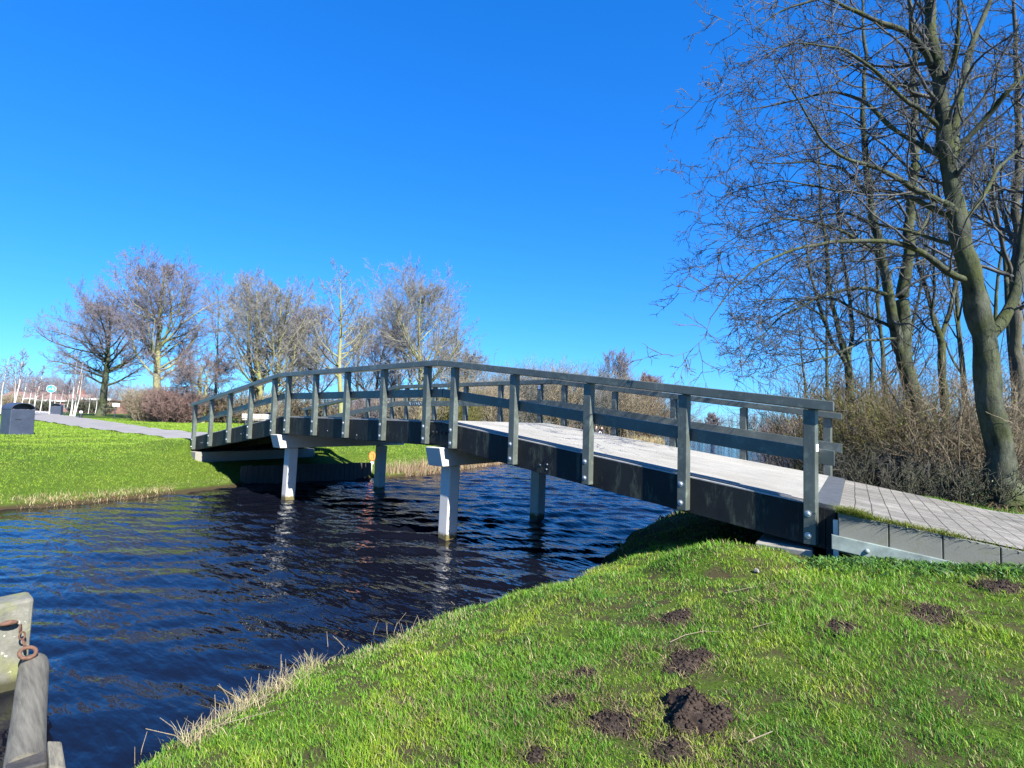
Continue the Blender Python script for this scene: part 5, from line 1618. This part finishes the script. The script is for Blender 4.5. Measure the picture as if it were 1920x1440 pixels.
# ------------------------------------------------------------------ people resting on the grassy point
def person(px, depth, yaw, seed, jacket, legs, hair, label, lean):
    p = on_ground(px, depth)
    root_loc = Vector(tuple(p))
    me = bpy.data.meshes.new('person')
    J = {'pelvis': (0, 0, .12, .15), 'spine': (-.05 * lean, 0, .34, .14), 'chest': (-.08 * lean, 0, .52, .17), 'neck': (-.05 * lean, 0, .68, .065), 'head': (-.02 * lean, 0, .82, .11), 'crown': (-.02 * lean, 0, .90, .08),
         'hl': (.08, .11, .11, .10), 'kl': (.42, .15, .42, .075), 'al': (.70, .13, .06, .055), 'fl': (.86, .14, .05, .045),
         'hr': (.08, -.11, .11, .10), 'kr': (.46, -.12, .34, .075), 'ar': (.80, -.13, .06, .055), 'fr': (.95, -.14, .06, .045),
         'sl': (-.07 * lean, .19, .57, .075), 'el': (.08, .27, .36, .055), 'wl': (.32, .18, .38, .042), 'ml': (.40, .16, .39, .045),
         'sr': (-.07 * lean, -.19, .57, .075), 'er': (-.16, -.30, .34, .055), 'wr': (-.26, -.30, .06, .042), 'mr': (-.30, -.30, .02, .045)}
    E = ['pelvis spine', 'spine chest', 'chest neck', 'neck head', 'head crown', 'pelvis hl', 'hl kl', 'kl al', 'al fl', 'pelvis hr', 'hr kr', 'kr ar', 'ar fr', 'chest sl', 'sl el', 'el wl', 'wl ml', 'chest sr', 'sr er', 'er wr', 'wr mr']
    names = list(J)
    me.from_pydata([J[k][:3] for k in names], [tuple(names.index(q) for q in e.split()) for e in E], [])
    o = bpy.data.objects.new('person', me); COL.objects.link(o)
    o.location = root_loc; o.rotation_euler = (0, 0, yaw)
    sk = o.modifiers.new('skin', 'SKIN')
    me.skin_vertices[0].data[0].use_root = True
    for v, k in zip(me.skin_vertices[0].data, names): v.radius = (J[k][3],) * 2
    ss = o.modifiers.new('sub', 'SUBSURF'); ss.levels = 2; ss.render_levels = 2
    # bake to a plain mesh and colour the body by its clothing
    dg = bpy.context.evaluated_depsgraph_get()
    bm_ = bpy.data.meshes.new_from_object(o.evaluated_get(dg))
    o.modifiers.clear(); o.data = bm_; bm_.name = 'person'
    bm_.materials.clear()
    for m_ in (jacket, legs, 'skin', hair): bm_.materials.append(M[m_])
    for f in bm_.polygons:
        c = f.center
        if c.z > .86 or (c.z > .74 and c.x < -.06 * lean): f.material_index = 3
        elif c.z > .67: f.material_index = 2
        elif c.x > .10 and c.z < .55 and abs(c.y) < .22 and not (c.x < .42 and c.y > .14 and c.z > .33 and c.z < .45): f.material_index = 1
        elif c.x > .33: f.material_index = 2
        else: f.material_index = 0
        f.use_smooth = True
    tag(o, label, 'person')
    return o
face_me = math.atan2((CAM - at(1122, 812, 62))[1], (CAM - at(1122, 812, 62))[0])
person(1118, 60, face_me + .5, 1, 'jacket', 'jacket', 'hair_blond', 'person in black with light hair sitting on the grass, left of the two', 1.0)
person(1127.5, 60, face_me - .7, 2, 'jacket', 'jeans', 'hair_dark', 'person in a black jacket and pale trousers sitting on the grass, right of the two', .6)

# ------------------------------------------------------------------ mooring post and log at the lower left
root = empty('mooring_post', (5.05, -5.66, 0)); tag(root, 'thick lichen-covered timber mooring post standing in the water at lower left', 'mooring post')
mb = MB()
mb.hexa([(-.22, -.22, -.8), (.10, -.22, -.8), (.08, .185, -.8), (-.22, .185, -.8), (-.22, -.22, .585), (.06, -.22, .585), (.05, .205, .625), (-.22, .205, .615)])
mb.build('timber', M['lichen'], root, .025)
mb = MB(); mb.tube([(.055, .065, .47), (.10, .065, .475)], .018, 10); mb.build('bolt_shank', M['rust'], root)
mb = MB()
prof = [(.0, .052), (.010, .054), (.022, .042), (.030, .02), (.032, .0)]
k = 18
vs, fs = [], []
for (hx, rr) in prof:
    for i in range(k):
        w_ = 2 * math.pi * i / k
        vs.append((.10 + hx * .5 + rr * .55 * math.cos(w_), .065 + rr * math.sin(w_), .475 + hx))
for s_ in range(len(prof) - 1):
    for i in range(k):
        j = (i + 1) % k; fs.append((s_ * k + i, s_ * k + j, (s_ + 1) * k + j, (s_ + 1) * k + i))
fs.append(tuple(range(k))[::-1])
mb.raw(vs, fs, True); mb.build('bolt_head', M['rust'], root)
root2 = empty('mooring_chain', (5.15, -5.55, .44)); tag(root2, 'rusty chain links and iron ring hanging between mooring post and log', 'chain')
def torus(c, R, r, nrm, stretch=1.0, mat='rust', name='link'):
    nrm = norm(np.array(nrm, float)); a = norm(np.cross(nrm, (0, 0, 1.0) if abs(nrm[2]) < .9 else (1.0, 0, 0))); b = np.cross(nrm, a)
    vs, fs = [], []
    n1, n2 = 24, 10
    for i in range(n1):
        t = 2 * math.pi * i / n1
        dv = a * math.cos(t) + b * math.sin(t) * 1.0
        cc = np.array(c) + R * (a * math.cos(t) + b * math.sin(t) * stretch)
        for j in range(n2):
            s_ = 2 * math.pi * j / n2
            vs.append(cc + r * (dv * math.cos(s_) + nrm * math.sin(s_)))
    for i in range(n1):
        for j in range(n2):
            fs.append((i * n2 + j, ((i + 1) % n1) * n2 + j, ((i + 1) % n1) * n2 + (j + 1) % n2, i * n2 + (j + 1) % n2))
    m = MB(); m.raw(vs, fs, True); return m.build(name, M[mat], root2)
torus((0.01, .02, -.005), .018, .006, (.3, 1, 0), 1.5)
torus((0.035, .03, -.05), .017, .006, (1, .2, .1), 1.5)
torus((0.07, .04, -.095), .017, .006, (.3, 1, .3), 1.4)
torus((.135, .055, -.145), .046, .013, (.62, .05, .78), .92, name='ring')
lg = empty('timber_log', (5.12, -5.43, .17)); tag(lg, 'weathered grey round log floating fender running out from the mooring post', 'log')
rs = np.random.RandomState(13)
mb = MB()
n = 26
L_ = 1.60
xs_ = np.linspace(0, L_, n)
rr = .086 + .0012 * np.sin(xs_ * 5)
rr[0] *= .62; rr[1] *= .93
pts = np.stack([xs_, -.150 * xs_, .004 * np.sin(xs_ * 2)], 1); pts[0, 0] = .008
mb.tube(pts, rr, 22); mb.build('trunk', M['wood_grey'], lg)
mb = MB()
mb.hexa([(a_, b_ - .115, c_) for a_, b_, c_ in [(L_ + .0, -.20, -.9), (L_ + .11, -.21, -.9), (L_ + .11, -.05, -.9), (L_ + .0, -.04, -.9), (L_ + .0, -.20, .065), (L_ + .11, -.21, .075), (L_ + .11, -.05, .06), (L_ + .0, -.04, .075)]])
mb.build('post', M['dark_timber'], lg, .01)
mb = MB()
mb.hexa([(a_, b_ - .115, c_) for a_, b_, c_ in [(L_ - .03, -.035, -.9), (L_ + .16, -.05, -.9), (L_ + .16, .025, -.9), (L_ - .02, .03, -.9), (L_ - .03, -.035, .105), (L_ + .15, -.05, .06), (L_ + .16, .02, .02), (L_ - .02, .025, .085)]])
mb.build('splintered_stake', M['wood_grey'], lg, .008)
